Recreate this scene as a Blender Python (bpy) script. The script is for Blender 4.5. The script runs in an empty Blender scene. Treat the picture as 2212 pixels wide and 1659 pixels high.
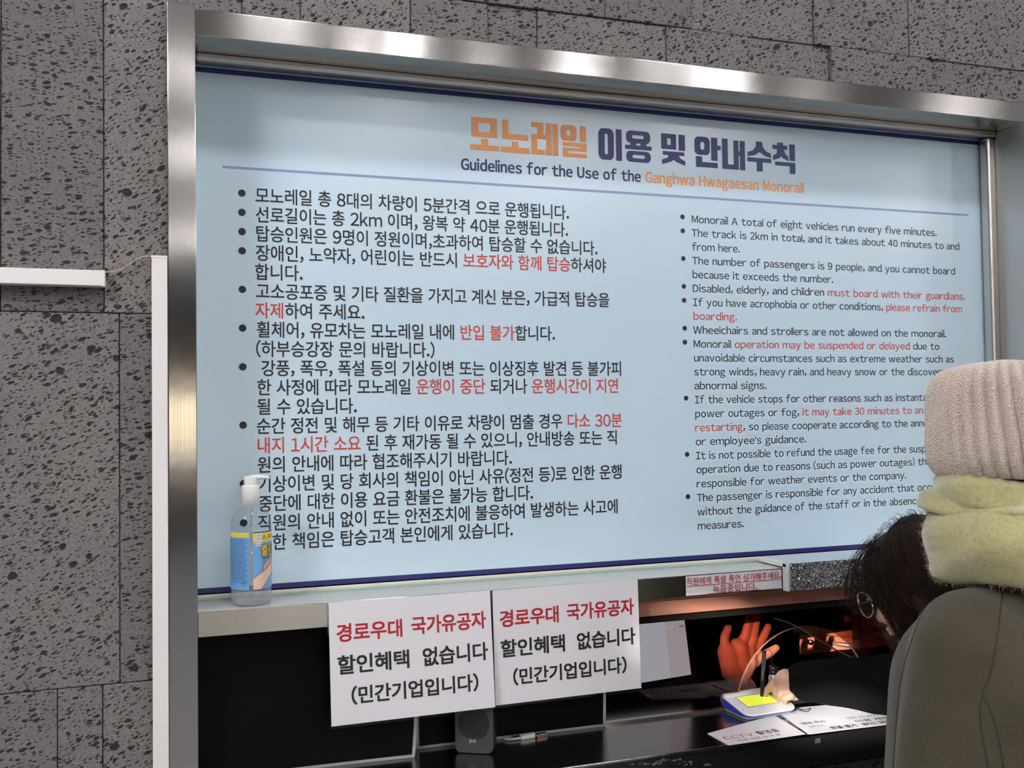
import bpy, bmesh, math, random
from mathutils import Vector, Matrix, Quaternion
from mathutils.bvhtree import BVHTree
import numpy as np
random.seed(7)
C = bpy.context.scene.collection
sc = bpy.context.scene
PI = math.pi

# ------------------------------------------------------------------ camera
F = 2096.2
CAM = Vector((-.0205, -1.7366, -.0489))
yaw, pit, roll = -.3234, .0305, .0140
R3 = (Matrix.Rotation(yaw, 3, 'Z') @ Matrix.Rotation(pit, 3, 'X') @ Matrix.Rotation(roll, 3, 'Y'))
cd = bpy.data.cameras.new('camera'); cam = bpy.data.objects.new('camera', cd); C.objects.link(cam)
cd.sensor_width = 36; cd.lens = F / 2212 * 36; cd.clip_start = .05; cd.clip_end = 100
cam.matrix_world = Matrix.Translation(CAM) @ (R3 @ Matrix.Rotation(PI / 2, 3, 'X')).to_4x4()
sc.camera = cam

# ------------------------------------------------------------------ world, sun, exposure
w = bpy.data.worlds.new('world'); sc.world = w; w.use_nodes = True
nt = w.node_tree
bg = nt.nodes['Background']
sky = nt.nodes.new('ShaderNodeTexSky'); sky.sky_type = 'NISHITA'; sky.sun_disc = False
sky.sun_elevation = math.radians(55); sky.sun_rotation = math.radians(200)
nt.links.new(sky.outputs[0], bg.inputs[0]); bg.inputs[1].default_value = .6
SUN_EL = math.radians(14); SUN_AZ = math.radians(50)      # light travels to +y and +x, downwards
sdir = Vector((math.sin(SUN_AZ) * math.cos(SUN_EL), math.cos(SUN_AZ) * math.cos(SUN_EL), -math.sin(SUN_EL)))
sl = bpy.data.lights.new('sun', 'SUN'); sl.energy = 24; sl.angle = math.radians(.5); sl.color = (1, .97, .93)
so = bpy.data.objects.new('sun', sl); C.objects.link(so)
so.rotation_euler = (-sdir).to_track_quat('Z', 'Y').to_euler()
so.location = (-3, -8, 6)
sc.view_settings.view_transform = 'Standard'; sc.view_settings.look = 'None'
sc.view_settings.gamma = 1; sc.view_settings.use_curve_mapping = False
sc.view_settings.exposure = 0.0

# ------------------------------------------------------------------ helpers
def ray(u, v):
    return R3 @ Vector(((u - 1106) / F, 1, -(v - 829.5) / F))
def aty(u, v, Y):
    d = ray(u, v); return CAM + d * ((Y - CAM.y) / d.y)
def atz(u, v, Z):
    d = ray(u, v); return CAM + d * ((Z - CAM.z) / d.z)

def tag(o, label=None, cat=None, group=None, kind=None):
    if label: o['label'] = label
    if cat: o['category'] = cat
    if group: o['group'] = group
    if kind: o['kind'] = kind
    return o
def empty(name, loc=(0, 0, 0), rz=0):
    o = bpy.data.objects.new(name, None); C.objects.link(o)
    o.location = loc; o.rotation_euler = (0, 0, rz); o.empty_display_size = .05
    return o
def obj(name, bm, mat, parent=None, smooth=False, loc=None, world=False, bev=0):
    """link a bmesh (or mesh) as ONE object; world=True keeps world coordinates under a moved parent"""
    if isinstance(bm, bmesh.types.BMesh):
        me = bpy.data.meshes.new(name); bm.normal_update(); bm.to_mesh(me); bm.free()
    else:
        me = bm; me.name = name
    if mat is not None:
        if isinstance(mat, (list, tuple)):
            me.materials.clear()
            for m in mat: me.materials.append(m)
        else:
            me.materials.clear(); me.materials.append(mat)
    if smooth:
        for p in me.polygons: p.use_smooth = True
    o = bpy.data.objects.new(name, me); C.objects.link(o)
    if loc: o.location = loc
    if parent:
        o.parent = parent
        if world:
            o.matrix_parent_inverse = Matrix.LocRotScale(parent.location, parent.rotation_euler, (1, 1, 1)).inverted()
    if bev:
        b = o.modifiers.new('b', 'BEVEL'); b.width = bev; b.segments = 2; b.limit_method = 'ANGLE'
    return o
def box(bm, x0, x1, y0, y1, z0, z1, mi=0):
    vs = [bm.verts.new(p) for p in ((x0, y0, z0), (x1, y0, z0), (x1, y1, z0), (x0, y1, z0), (x0, y0, z1), (x1, y0, z1), (x1, y1, z1), (x0, y1, z1))]
    fs = []
    for f in ((0, 3, 2, 1), (4, 5, 6, 7), (0, 1, 5, 4), (1, 2, 6, 5), (2, 3, 7, 6), (3, 0, 4, 7)):
        g = bm.faces.new([vs[i] for i in f]); g.material_index = mi; fs.append(g)
    return vs
def nb(): return bmesh.new()
def boxbm(*a):
    bm = nb(); box(bm, *a); return bm
def quad(bm, pts, mi=0):
    f = bm.faces.new([bm.verts.new(p) for p in pts]); f.material_index = mi; return f
def prism(bm, pts, d):
    """extrude a planar polygon (list of Vector) by vector d"""
    a = [bm.verts.new(p) for p in pts]; b = [bm.verts.new(Vector(p) + Vector(d)) for p in pts]
    bm.faces.new(a); bm.faces.new(b[::-1])
    n = len(a)
    for i in range(n): bm.faces.new((a[i], b[i], b[(i + 1) % n], a[(i + 1) % n]))
    bmesh.ops.recalc_face_normals(bm, faces=bm.faces)
def tube(bm, pts, r, seg=8, caps=True):
    pts = [Vector(p) for p in pts]; n = len(pts)
    rs = r if isinstance(r, (list, tuple)) else [r] * n
    t = (pts[1] - pts[0]).normalized()
    a = t.orthogonal().normalized(); prev = None
    for i in range(n):
        t2 = (pts[min(i + 1, n - 1)] - pts[max(i - 1, 0)])
        if t2.length < 1e-9: t2 = t
        t2.normalize(); q = t.rotation_difference(t2); a = q @ a; t = t2; b = t.cross(a)
        ring = [bm.verts.new(pts[i] + (a * math.cos(k * 2 * PI / seg) + b * math.sin(k * 2 * PI / seg)) * rs[i]) for k in range(seg)]
        if prev:
            for k in range(seg): bm.faces.new((prev[k], prev[(k + 1) % seg], ring[(k + 1) % seg], ring[k]))
        elif caps: bm.faces.new(ring[::-1])
        prev = ring
    if caps: bm.faces.new(prev)
def lathe(bm, prof, cx=0, cy=0, seg=48, sx=1, sy=1, mi=0):
    prev = None
    for r, z in prof:
        ring = [bm.verts.new((cx + r * sx * math.cos(2 * PI * k / seg), cy + r * sy * math.sin(2 * PI * k / seg), z)) for k in range(seg)]
        if prev:
            for k in range(seg):
                f = bm.faces.new((prev[k], prev[(k + 1) % seg], ring[(k + 1) % seg], ring[k])); f.material_index = mi
        prev = ring
def rrect(w, h, r, n=6, cx=0, cz=0):
    o = []
    for (sx, sz, a0) in ((1, 1, 0), (-1, 1, 90), (-1, -1, 180), (1, -1, 270)):
        for k in range(n + 1):
            a = math.radians(a0 + 90 * k / n)
            o.append((cx + sx * (w / 2 - r) + r * math.cos(a), cz + sz * (h / 2 - r) + r * math.sin(a)))
    return o
def catmull(pts, n=8):
    P = [Vector(p) for p in pts]; P = [P[0] * 2 - P[1]] + P + [P[-1] * 2 - P[-2]]; out = []
    for i in range(1, len(P) - 2):
        for k in range(n):
            t = k / n; a, b, c, d = P[i - 1:i + 3]
            out.append(.5 * ((2 * b) + (c - a) * t + (2 * a - 5 * b + 4 * c - d) * t * t + (3 * b - a - 3 * c + d) * t ** 3))
    out.append(P[-2]); return out
def fuse(caps, ells, voxel, smooth=6, seg=20):
    """one continuous skin over tapered capsules and ellipsoids"""
    bm = nb()
    for p0, r0, p1, r1 in caps:
        p0 = Vector(p0); p1 = Vector(p1); d = p1 - p0; L = max(d.length, 1e-5); q = Vector((0, 0, 1)).rotation_difference(d)
        prof = []
        for k in range(7): a = -PI / 2 + PI / 2 * k / 6; prof.append((max(r0 * math.cos(a), 1e-5), r0 * math.sin(a)))
        for k in range(7): a = PI / 2 * k / 6; prof.append((max(r1 * math.cos(a), 1e-5), L + r1 * math.sin(a)))
        b2 = nb(); lathe(b2, prof, seg=seg)
        es = [e for e in b2.edges if e.is_boundary]; bmesh.ops.holes_fill(b2, edges=es)
        for v in b2.verts: v.co = q @ v.co + p0
        m = bpy.data.meshes.new('t'); b2.to_mesh(m); b2.free(); bm.from_mesh(m); bpy.data.meshes.remove(m)
    for c, rad, rot in ells:
        M = Matrix.Translation(Vector(c)) @ (rot.to_4x4() if rot is not None else Matrix.Identity(4)) @ Matrix.Diagonal((*rad, 1))
        bmesh.ops.create_uvsphere(bm, u_segments=24, v_segments=16, radius=1, matrix=M)
    me = bpy.data.meshes.new('f'); bm.to_mesh(me); bm.free()
    o = bpy.data.objects.new('f', me); C.objects.link(o)
    m = o.modifiers.new('r', 'REMESH'); m.mode = 'VOXEL'; m.voxel_size = voxel
    s = o.modifiers.new('s', 'SMOOTH'); s.iterations = smooth; s.factor = .6
    dg = bpy.context.evaluated_depsgraph_get()
    out = bpy.data.meshes.new_from_object(o.evaluated_get(dg))
    bpy.data.objects.remove(o); bpy.data.meshes.remove(me)
    for p in out.polygons: p.use_smooth = True
    return out

# ------------------------------------------------------------------ materials
MATS = {}
def mat(name, col=(.5, .5, .5), rough=.5, metal=0, **kw):
    if name in MATS: return MATS[name]
    m = bpy.data.materials.new(name); m.use_nodes = True; b = m.node_tree.nodes['Principled BSDF']
    b.inputs['Base Color'].default_value = (*col, 1); b.inputs['Roughness'].default_value = rough; b.inputs['Metallic'].default_value = metal
    for k, v in kw.items(): b.inputs[k.replace('_', ' ')].default_value = v
    m.diffuse_color = (*col, 1); MATS[name] = m; return m
def N(m, t, **kw):
    n = m.node_tree.nodes.new('ShaderNode' + t)
    for k, v in kw.items(): setattr(n, k, v)
    return n
def L(m, a, b): m.node_tree.links.new(a, b)
def ramp(m, src, stops, interp='LINEAR'):
    r = N(m, 'ValToRGB'); r.color_ramp.interpolation = interp
    e = r.color_ramp.elements
    while len(e) < len(stops): e.new(.5)
    for i, (p, c) in enumerate(stops): e[i].position = p; e[i].color = (*c, 1) if len(c) == 3 else c
    L(m, src, r.inputs[0]); return r
def coords(m, scale=(1, 1, 1), kind='Object', rot=(0, 0, 0)):
    tc = N(m, 'TexCoord'); mp = N(m, 'Mapping'); mp.inputs['Scale'].default_value = scale; mp.inputs['Rotation'].default_value = rot
    L(m, tc.outputs[kind], mp.inputs[0]); return mp.outputs[0]
def noise(m, vec, scale, detail=4, rough=.5):
    n = N(m, 'TexNoise'); n.inputs['Scale'].default_value = scale; n.inputs['Detail'].default_value = detail; n.inputs['Roughness'].default_value = rough
    L(m, vec, n.inputs['Vector']); return n
def bump(m, h, s, d=.001):
    b = N(m, 'Bump'); b.inputs['Strength'].default_value = s; b.inputs['Distance'].default_value = d
    L(m, h, b.inputs['Height']); return b
BS = lambda m: m.node_tree.nodes['Principled BSDF']

def steel(name, axis, col=(.52, .498, .475), rough=.19, an=1.0):
    """brushed stainless sheet, grain along axis"""
    m = mat(name, col, rough, 1); b = BS(m)
    b.inputs['Anisotropic'].default_value = an
    # tangent = projection of the grain axis: built from the geometry normal
    cx = N(m, 'CombineXYZ')
    cx.inputs[{'X': 2, 'Z': 0, 'Y': 2}[axis]].default_value = 1      # highlights stretch across the grain
    L(m, cx.outputs[0], b.inputs['Tangent'])
    sc_ = {'X': (3, 900, 900), 'Y': (900, 3, 900), 'Z': (900, 900, 3)}[axis]
    v = coords(m, sc_); n = noise(m, v, 1, 2)
    bp = bump(m, n.outputs[0], .25, .0002); 
    v2 = coords(m, (2, 2, 2)); n2 = noise(m, v2, 4, 3)
    bp2 = bump(m, n2.outputs[0], .15, .002); L(m, bp2.outputs[0], bp.inputs['Normal'])
    L(m, bp.outputs[0], b.inputs['Normal'])
    r = ramp(m, n.outputs[0], [(0, (rough - .03,) * 3), (1, (rough + .05,) * 3)]); L(m, r.outputs[0], b.inputs['Roughness'])
    return m
ST_X = steel('brushed_steel_across', 'X'); ST_Z = steel('brushed_steel_upright', 'Z'); ST_Y = steel('satin_steel_reveal', 'Z', (.62, .6, .57), .36, .5)
ST_SOF = mat('polished_steel', (.62, .6, .57), .14, 1)
ST_CNT = mat('counter_steel', (.30, .285, .27), .2, 1)

def stone():
    m = mat('basalt', (.2, .19, .185), .85); b = BS(m)
    info = N(m, 'ObjectInfo')
    tc = N(m, 'TexCoord'); 
    # every slab gets its own offset and flow direction
    off = N(m, 'VectorMath', operation='SCALE'); cmb = N(m, 'CombineXYZ')
    L(m, info.outputs['Random'], cmb.inputs[0]); L(m, info.outputs['Random'], cmb.inputs[2]); L(m, cmb.outputs[0], off.inputs[0]); off.inputs['Scale'].default_value = 37
    add = N(m, 'VectorMath', operation='ADD'); L(m, tc.outputs['Object'], add.inputs[0]); L(m, off.outputs[0], add.inputs[1])
    rt = N(m, 'VectorRotate', rotation_type='Y_AXIS'); L(m, add.outputs[0], rt.inputs['Vector'])
    ang = N(m, 'MapRange'); L(m, info.outputs['Random'], ang.inputs[0]); ang.inputs[3].default_value = .1; ang.inputs[4].default_value = .75; L(m, ang.outputs[0], rt.inputs['Angle'])
    # wobble
    wn = noise(m, rt.outputs[0], 40, 3); ws = N(m, 'VectorMath', operation='SCALE'); ws.inputs['Scale'].default_value = .012
    L(m, wn.outputs['Color'], ws.inputs[0]); wa = N(m, 'VectorMath', operation='ADD'); L(m, rt.outputs[0], wa.inputs[0]); L(m, ws.outputs[0], wa.inputs[1])
    holes = None; shades = None
    for scale, st, lo, hi in ((38, (.9, 1, 1.05), .07, .32), (105, (.6, 1, 1.4), .10, .46), (230, (.5, 1, 1.6), .10, .5)):
        mp = N(m, 'Mapping'); mp.inputs['Scale'].default_value = st; L(m, wa.outputs[0], mp.inputs[0])
        vo = N(m, 'TexVoronoi'); vo.inputs['Scale'].default_value = scale; vo.inputs['Randomness'].default_value = 1; L(m, mp.outputs[0], vo.inputs['Vector'])
        sep = N(m, 'SeparateColor'); L(m, vo.outputs['Color'], sep.inputs[0])
        # hole radius per cell: only some cells have one
        pw = N(m, 'Math', operation='POWER'); L(m, sep.outputs[0], pw.inputs[0]); pw.inputs[1].default_value = 3.4 if scale == 38 else 1.15
        mr = N(m, 'Math', operation='MULTIPLY'); L(m, pw.outputs[0], mr.inputs[0]); mr.inputs[1].default_value = hi
        sub = N(m, 'Math', operation='SUBTRACT'); L(m, mr.outputs[0], sub.inputs[0]); L(m, vo.outputs['Distance'], sub.inputs[1])
        dv = N(m, 'MapRange'); L(m, sub.outputs[0], dv.inputs[0]); dv.inputs[1].default_value = 0; dv.inputs[2].default_value = .09
        if holes is None: holes = dv.outputs[0]
        else:
            mx = N(m, 'Math', operation='MAXIMUM'); L(m, holes, mx.inputs[0]); L(m, dv.outputs[0], mx.inputs[1]); holes = mx.outputs[0]
    fine = noise(m, wa.outputs[0], 260, 5, .65); big = noise(m, add.outputs[0], 5, 4)
    c1 = ramp(m, fine.outputs[0], [(.25, (.145, .137, .133)), (.5, (.210, .200, .194)), (.8, (.295, .28, .272))])
    c2 = ramp(m, big.outputs[0], [(.3, (.92, .92, .93)), (.7, (1.08, 1.06, 1.04))])
    mul = N(m, 'Mix', data_type='RGBA', blend_type='MULTIPLY'); mul.inputs[0].default_value = 1
    L(m, c1.outputs[0], mul.inputs[6]); L(m, c2.outputs[0], mul.inputs[7])
    tone = N(m, 'MapRange'); L(m, info.outputs['Random'], tone.inputs[0]); tone.inputs[3].default_value = .88; tone.inputs[4].default_value = 1.12
    tm = N(m, 'VectorMath', operation='SCALE'); L(m, mul.outputs[2], tm.inputs[0]); L(m, tone.outputs[0], tm.inputs['Scale'])
    mix = N(m, 'Mix', data_type='RGBA'); L(m, holes, mix.inputs[0]); L(m, tm.outputs[0], mix.inputs[6]); mix.inputs[7].default_value = (.035, .03, .028, 1)  # shade inside the pores is put into the base colour
    L(m, mix.outputs[2], b.inputs['Base Color'])
    inv = N(m, 'Math', operation='MULTIPLY'); L(m, holes, inv.inputs[0]); inv.inputs[1].default_value = -1
    b1 = bump(m, inv.outputs[0], 1, .006); b2 = bump(m, fine.outputs[0], .7, .004); L(m, b1.outputs[0], b2.inputs['Normal']); L(m, b2.outputs[0], b.inputs['Normal'])
    b.inputs['Specular IOR Level'].default_value = .25
    return m
STONE = stone()
def wood(name, c0, c1, rough=.4):
    m = mat(name, c0, rough); v = coords(m, (2, 30, 30)); n = noise(m, v, 3, 5); r = ramp(m, n.outputs[0], [(.3, c0), (.7, c1)]); L(m, r.outputs[0], BS(m).inputs['Base Color']); return m
BLACK = mat('black_satin', (.012, .012, .012), .3); BLACKG = mat('black_gloss', (.006, .006, .006), .12); WHITE = mat('white_paint', (.80, .77, .75), .4)
WPL = mat('white_plastic', (.75, .75, .72), .28); PAPER = mat('white_paper', (.72, .70, .73), .35); INK = mat('black_ink', (.012, .012, .014), .45); RED = mat('red_ink', (.42, .012, .02), .45)
BOARD = mat('board_blue', (.55, .70, .80), .28, Coat_Weight=.5, Coat_Roughness=.22)
NAVY = mat('navy_print', (.012, .016, .13), .35); NAVYT = mat('navy_title', (.022, .03, .14), .4); ORANGE = mat('orange_print', (.86, .36, .12), .4)
RED2 = mat('board_red_print', (.58, .06, .055), .4); DARK = mat('board_dark_print', (.012, .011, .016), .4); RULE = mat('rule_print', (.27, .34, .56), .4)
SKIN = mat('skin', (.62, .37, .27), .5, Subsurface_Weight=.12, Subsurface_Radius=(.01, .004, .002), Subsurface_Scale=.6)
FABB = mat('black_cloth', (.004, .004, .004), .9, Specular_IOR_Level=.08)

# ------------------------------------------------------------------ lettering
_gl = {}
def prebuild(chars, off):
    """outline meshes of characters, one per text line so that one curve serves them all
    (full-width Latin forms share the sans face of the Korean syllables)"""
    todo = [c_ for c_ in sorted(set(chars)) if c_ not in ' \n' and (c_, off) not in _gl]
    if not todo: return
    cu = bpy.data.curves.new('t', 'FONT'); cu.body = '\n'.join(chr(ord(ch) + 0xFEE0) if '!' <= ch <= '~' and ch != "'" else ch for ch in todo)
    cu.size = 1; cu.offset = off; cu.resolution_u = 3; cu.space_line = 3
    o = bpy.data.objects.new('t', cu); C.objects.link(o)
    dg = bpy.context.evaluated_depsgraph_get(); me = o.evaluated_get(dg).to_mesh()
    V = [(v.co.x, v.co.y) for v in me.vertices]; acc = {}
    for p in me.polygons:
        vs_ = tuple(p.vertices); k = round((-V[vs_[0]][1] + .38) / 3.0); acc.setdefault(k, []).append(vs_)
    for k, ch in enumerate(todo):
        ids = {}; Fc = [tuple(ids.setdefault(q, len(ids)) for q in f) for f in acc.get(k, [])]
        G_ = [None] * len(ids)
        for q, n_ in ids.items(): G_[n_] = (V[q][0], V[q][1] + k * 3.0)
        if ch == 'l': h_ = .075 + off * 2; G_ = [(.3, -off), (.3 + h_, -off), (.3 + h_, .785 + off), (.3, .785 + off)]; Fc = [(0, 1, 2, 3)]
        _gl[(ch, off)] = (G_, Fc, min(v[0] for v in G_), max(v[0] for v in G_))
    bpy.data.objects.remove(o); bpy.data.curves.remove(cu)
def glyph(ch, off): return _gl[(ch, off)]
def layout(body, off, track=0.0, sbx=0.0):
    space = .30 if any(ord(c_) > 0x2000 for c_ in body) else .36
    """-> list of (char, pen offset), ink left, ink right"""
    out = []; x = 0; lo = hi = None
    for ch in body:
        if ch == ' ': x += space; continue
        V, Fc, a, b = glyph(ch, off)
        if ord(ch) > 0x2000: dx = x - .02; adv = .90 + track
        else:
            sb = .035 if ch in ".,:;'il1Ijt()frT" else .045
            if ch in '.,': sb = .05
            sb += sbx
            dx = x + sb - a; adv = (b - a) + 2 * sb
        out.append((ch, dx)); l_, r_ = dx + a, dx + b
        lo = l_ if lo is None else lo; hi = r_; x += adv
    return out, lo, hi
JOBS = []
def lettering(*a, **k): JOBS.append((a, k))          # printed at the end, one font pass for all
def run_lettering():
    prebuild(''.join(a[1] for a, k in JOBS), 0.0)
    for a, k in JOBS: print_line(*a, **k)
def print_line(name, body, x0, x1, y, zb, size, mlist, parent, mats=None, off=0.0, fit=None, xf=None, world=False, bold=None, sbx=0.0):
    w_ = off; off = 0.0
    if bold is None:
        bold = [(0, 0)] if not w_ else ([(a_ * w_, b_ * w_) for a_ in (-1, 1) for b_ in (-1, 1)] if w_ < .03 else [(a_ * w_, b_ * w_) for a_ in (-1, -.5, 0, .5, 1) for b_ in (-1, -.5, 0, .5, 1)])
    """flat print on plane y, from x0 to x1, baseline zb; fit = leading part that spans x0..x1"""
    lay, lo, hi = layout(body, off, 0, sbx)
    if fit: _, lo, hi = layout(fit, off, 0, sbx)
    sx = (x1 - x0) / (hi - lo); V = []; Fc = []; mi = []
    idx = [i for i, c_ in enumerate(body) if c_ != ' ']
    for nbd, (bd, bz) in enumerate(bold):
      for (ch, dx), i in zip(lay, idx):
        gv, gf, a, b = glyph(ch, off); base = len(V)
        for (vx, vy) in gv:
            p = Vector((x0 + (vx + dx - lo + bd) * sx, y - .00002 * nbd, zb + (vy + bz) * size)); V.append(xf(p) if xf else p)
        for f in gf: Fc.append([base + q for q in f]); mi.append(mats[i] if mats else 0)
    me = bpy.data.meshes.new(name); me.from_pydata(V, [], Fc)
    o = obj(name, me, mlist, parent, world=world)
    me.polygons.foreach_set('material_index', mi); me.update()
    return o

# ------------------------------------------------------------------ the setting
ZF = -1.62; ZC = 1.85
XJL, XJ, XR = -.0504, -.0045, 1.826      # left jamb outer, inner edge; right reveal
ZRB, ZRT = .6108, .6560                   # head rail
ZLT, ZLB = -.3762, -.4200                 # sill nosing
PB = .12                                  # board plane
WALLY = .02
floor = tag(obj('floor', boxbm(-9, 8, -14, 2.4, ZF - .1, ZF), mat('floor_tile', (.22, .215, .21), .4)), kind='structure')
# ceiling with added openings, cut only to shape the sun patches on the counter
SC = Vector((0, 0, -.673)); sc0 = SC - sdir * ((ZC - SC.z) / -sdir.z)
# two openings given by where their light lands on the counter level: (x0, x1, y0, y1)
TH = ZC + .006; AX0, AX1, AY0, AY1 = 1.10, 1.37, -.14, .03; BX0, BX1_, BY0, BY1, DX0, DX1, BYM = 1.31, 1.49, .29, .43, 1.50, 1.66, .57
ox, oy = sc0.x, sc0.y
bm = nb()
box(bm, -9, 8, -14, oy + AY0, ZC, TH); box(bm, -9, 8, oy + BYM, 2.4, ZC, TH)
box(bm, -9, ox + AX0, oy + AY0, oy + AY1, ZC, TH); box(bm, ox + AX1, 8, oy + AY0, oy + AY1, ZC, TH); box(bm, -9, 8, oy + AY1, oy + BY0, ZC, TH)
box(bm, -9, ox + BX0, oy + BY0, oy + BY1, ZC, TH); box(bm, ox + BX1_, 8, oy + BY0, oy + BY1, ZC, TH)
box(bm, -9, ox + DX0, oy + BY1, oy + BYM, ZC, TH); box(bm, ox + DX1, 8, oy + BY1, oy + BYM, ZC, TH)
ceil = tag(obj('ceiling', bm, mat('ceiling_white', (.36, .365, .37), .8)), kind='structure')
tag(obj('wall_left', boxbm(-9.1, -9, -14, 2.4, ZF, ZC), mat('plain_wall', (.30, .30, .305), .7)), kind='structure')
tag(obj('wall_right', boxbm(8, 8.1, -14, 2.4, ZF, ZC), MATS['plain_wall']), kind='structure')
bm = nb(); box(bm, -9, 8, -14.1, -14, ZF, -.75); box(bm, -9, 8, -14.1, -14, .45, ZC); box(bm, -9, -2.5, -14.1, -14, -.75, .45); box(bm, 3.4, 8, -14.1, -14, -.75, .45)
tag(obj('wall_front', bm, MATS['plain_wall']), kind='structure')
tag(obj('ground_outside', boxbm(-14, 16, -40, -14.1, ZF - .1, ZF), mat('paving', (.30, .32, .35), .7)), kind='structure')
tag(obj('sun_blocker', boxbm(-14, 16, -18.5, -14.12, .46, .60), MATS['plain_wall']), kind='structure')  # added unseen slab that keeps direct sun out of the front opening
# back wall: core behind the stone cladding
bm = nb()
box(bm, -9, XJL + .01, WALLY + .03, WALLY + .15, ZF, ZC); box(bm, 1.9, 8, WALLY + .03, WALLY + .15, ZF, ZC)
box(bm, XJL + .01, 1.9, WALLY + .03, WALLY + .15, ZRT - .01, ZC); box(bm, XJL + .01, 1.9, WALLY + .03, WALLY + .15, ZF, -.80)
wall = tag(obj('wall_back', bm, mat('mortar', (.05, .048, .045), .9)), kind='structure')
# stone slabs: (x0, x1, z0, z1)
C1, C2, C3 = .739, .1295, -.489
slabs = []
def course(xs, z0, z1, dy=None):
    for i in range(len(xs) - 1): slabs.append((xs[i], xs[i + 1], z0, z1, dy[i] if dy else random.uniform(-.001, .002)))
course([-.95, -.62, -.308, -.152, XJL + .004], C2, C1)                       # left of frame, middle course
course([-.95, -.55, -.128, XJL + .004], C3, C2)
course([-.95, -.55, -.223, -.1545, XJL + .004], -1.1, C3)
course([XJL + .002, .074, .176, .379, .53, .631, .911, 1.104, 1.307, 1.563, 1.95, 2.5], ZRT - .006, C1, [.0, .001, .002, 0, .003, .001, -.001, .003, -.005, .001, 0])
course([-.95, -.4, -.05, .25, .48, .774, .97, 1.267, 1.517, 1.62, 1.95, 2.5], C1, 1.35, [0, 0, 0, 0, -.003, -.003, .002, -.003, -.004, -.002, .001])
course([XJL + .004, .42, 1.02, 1.38, 1.86, 2.5], -1.1, -.80)
course([1.93, 2.2, 2.5], -.80, C1)
for i, (x0, x1, z0, z1, dy) in enumerate(slabs):
    bm = nb(); g = .0007; y0 = WALLY + dy
    vs = box(bm, x0 + g, x1 - g, y0, WALLY + .03, z0 + g, z1 - g)
    for v in vs[:2] + vs[4:6]: v.co.y += random.uniform(-.0006, .0006)
    s = obj('stone_slab', bm, STONE, wall); m = s.modifiers.new('b', 'BEVEL'); m.width = .0012; m.segments = 1

# steel window frame
win = tag(empty('window_1', (XJL, 0, ZLB)), 'brushed stainless steel window surround around the blue notice board', 'window', kind='structure')
def part(name, bm, m, p=win, **k): return obj(name, bm, m, p, world=True, **k)
part('jamb', boxbm(XJL, XJ, -.004, PB + .03, -1.3, ZRT + .006), ST_Z, bev=.0012)
part('head_rail', boxbm(XJ + .0005, 2.4, 0, .0, ZRB, ZRT) if False else boxbm(XJ + .0005, 1.90, 0, .028, ZRB, ZRT), ST_X, bev=.001)
part('soffit', boxbm(XJ, 1.90, .001, PB + .03, ZRB + .0005, ZRB + .01), ST_SOF)
part('reveal', boxbm(XR, XR + .07, .001, PB + .03, -1.0, ZRB), ST_Y)
part('jamb', boxbm(XR + .07, XR + .115, -.004, .03, -1.3, ZRT + .006), ST_Z, bev=.0012)
# rounded inner bead in front of the board: head and right side
bm = nb()
def bead(bm, x0, x1, y0, y1, z0, z1): box(bm, x0, x1, y0, y1, z0, z1)
INX = XR - 1.8021; INZ = .013
bead(bm, XJ, XR, .082, PB - .004, ZRB - INZ, ZRB + .001); part('inner_bead', bm, mat('bead_steel', (.62, .59, .56), .3, 1), bev=.005)
zt_b = .6073 - .012
part('inner_bead', boxbm(XR - INX, XR + .001, .088, PB - .004, ZLT, ZRB - INZ), mat('bead_steel', (.62, .59, .56), .3, 1), bev=.006)
part('sill_ledge', boxbm(XJ, XR, .0005, PB + .03, ZLT - .004, ZLT), mat('ledge_steel', (.78, .76, .71), .42, .75))
part('sill_nosing', boxbm(XJ, XR, 0, .02, ZLB, ZLT - .0005), ST_X, bev=.001)
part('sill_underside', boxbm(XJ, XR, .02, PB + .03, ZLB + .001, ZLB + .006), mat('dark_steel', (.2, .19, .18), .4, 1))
part('glazing_strip', boxbm(XJ, XR - INX, PB - .012, PB - .0025, ZLT, ZLT + .0075), mat('cream_strip', (.72, .69, .6), .35), bev=.001)
part('glazing_strip', boxbm(XJ, XR - INX, PB - .028, PB - .0125, ZLT, ZLT + .003), mat('green_glass_edge', (.25, .36, .31), .15))

# ------------------------------------------------------------------ notice board
ZBT = ZRB - INZ - .0005; ZBB = -.3668
board = tag(empty('notice_board', (XJ, PB, ZBB)), 'large pale blue notice board with guidelines in two languages, set in the steel window', 'sign')
BX1 = 1.8086
bp = lambda n, bm, m, **k: obj(n, bm, m, board, world=True, **k)
bp('panel', boxbm(XJ, BX1, PB, PB + .01, ZBB, ZBT + .01), BOARD)
bp('border_strip', boxbm(XJ, BX1, PB - .0006, PB - .0001, ZBT - .0095, ZBT), NAVY)
bp('border_strip', boxbm(XJ, BX1, PB - .0006, PB - .0001, ZBB, ZBB + .0093), NAVY)
YT = PB - .0004
a = aty(480, 357.4, YT); b = aty(2091.7, 466.6, YT); zr = (a.z + b.z) / 2
bp('rule_line', boxbm(a.x, b.x, YT, YT + .0002, zr - .0023, zr + .0023), RULE)
def disc(name, x, z, r, sx=1, m=DARK):
    bm = nb(); bm.faces.new([bm.verts.new((x + r * sx * math.cos(-k * PI / 12), YT, z + r * math.sin(-k * PI / 12))) for k in range(24)]); return bp(name, bm, m)
def wx(u, v, y=YT): return aty(u, v, y).x
Z1, S1, Z2, S2 = .3676, .0359, .3703, .0301
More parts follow.
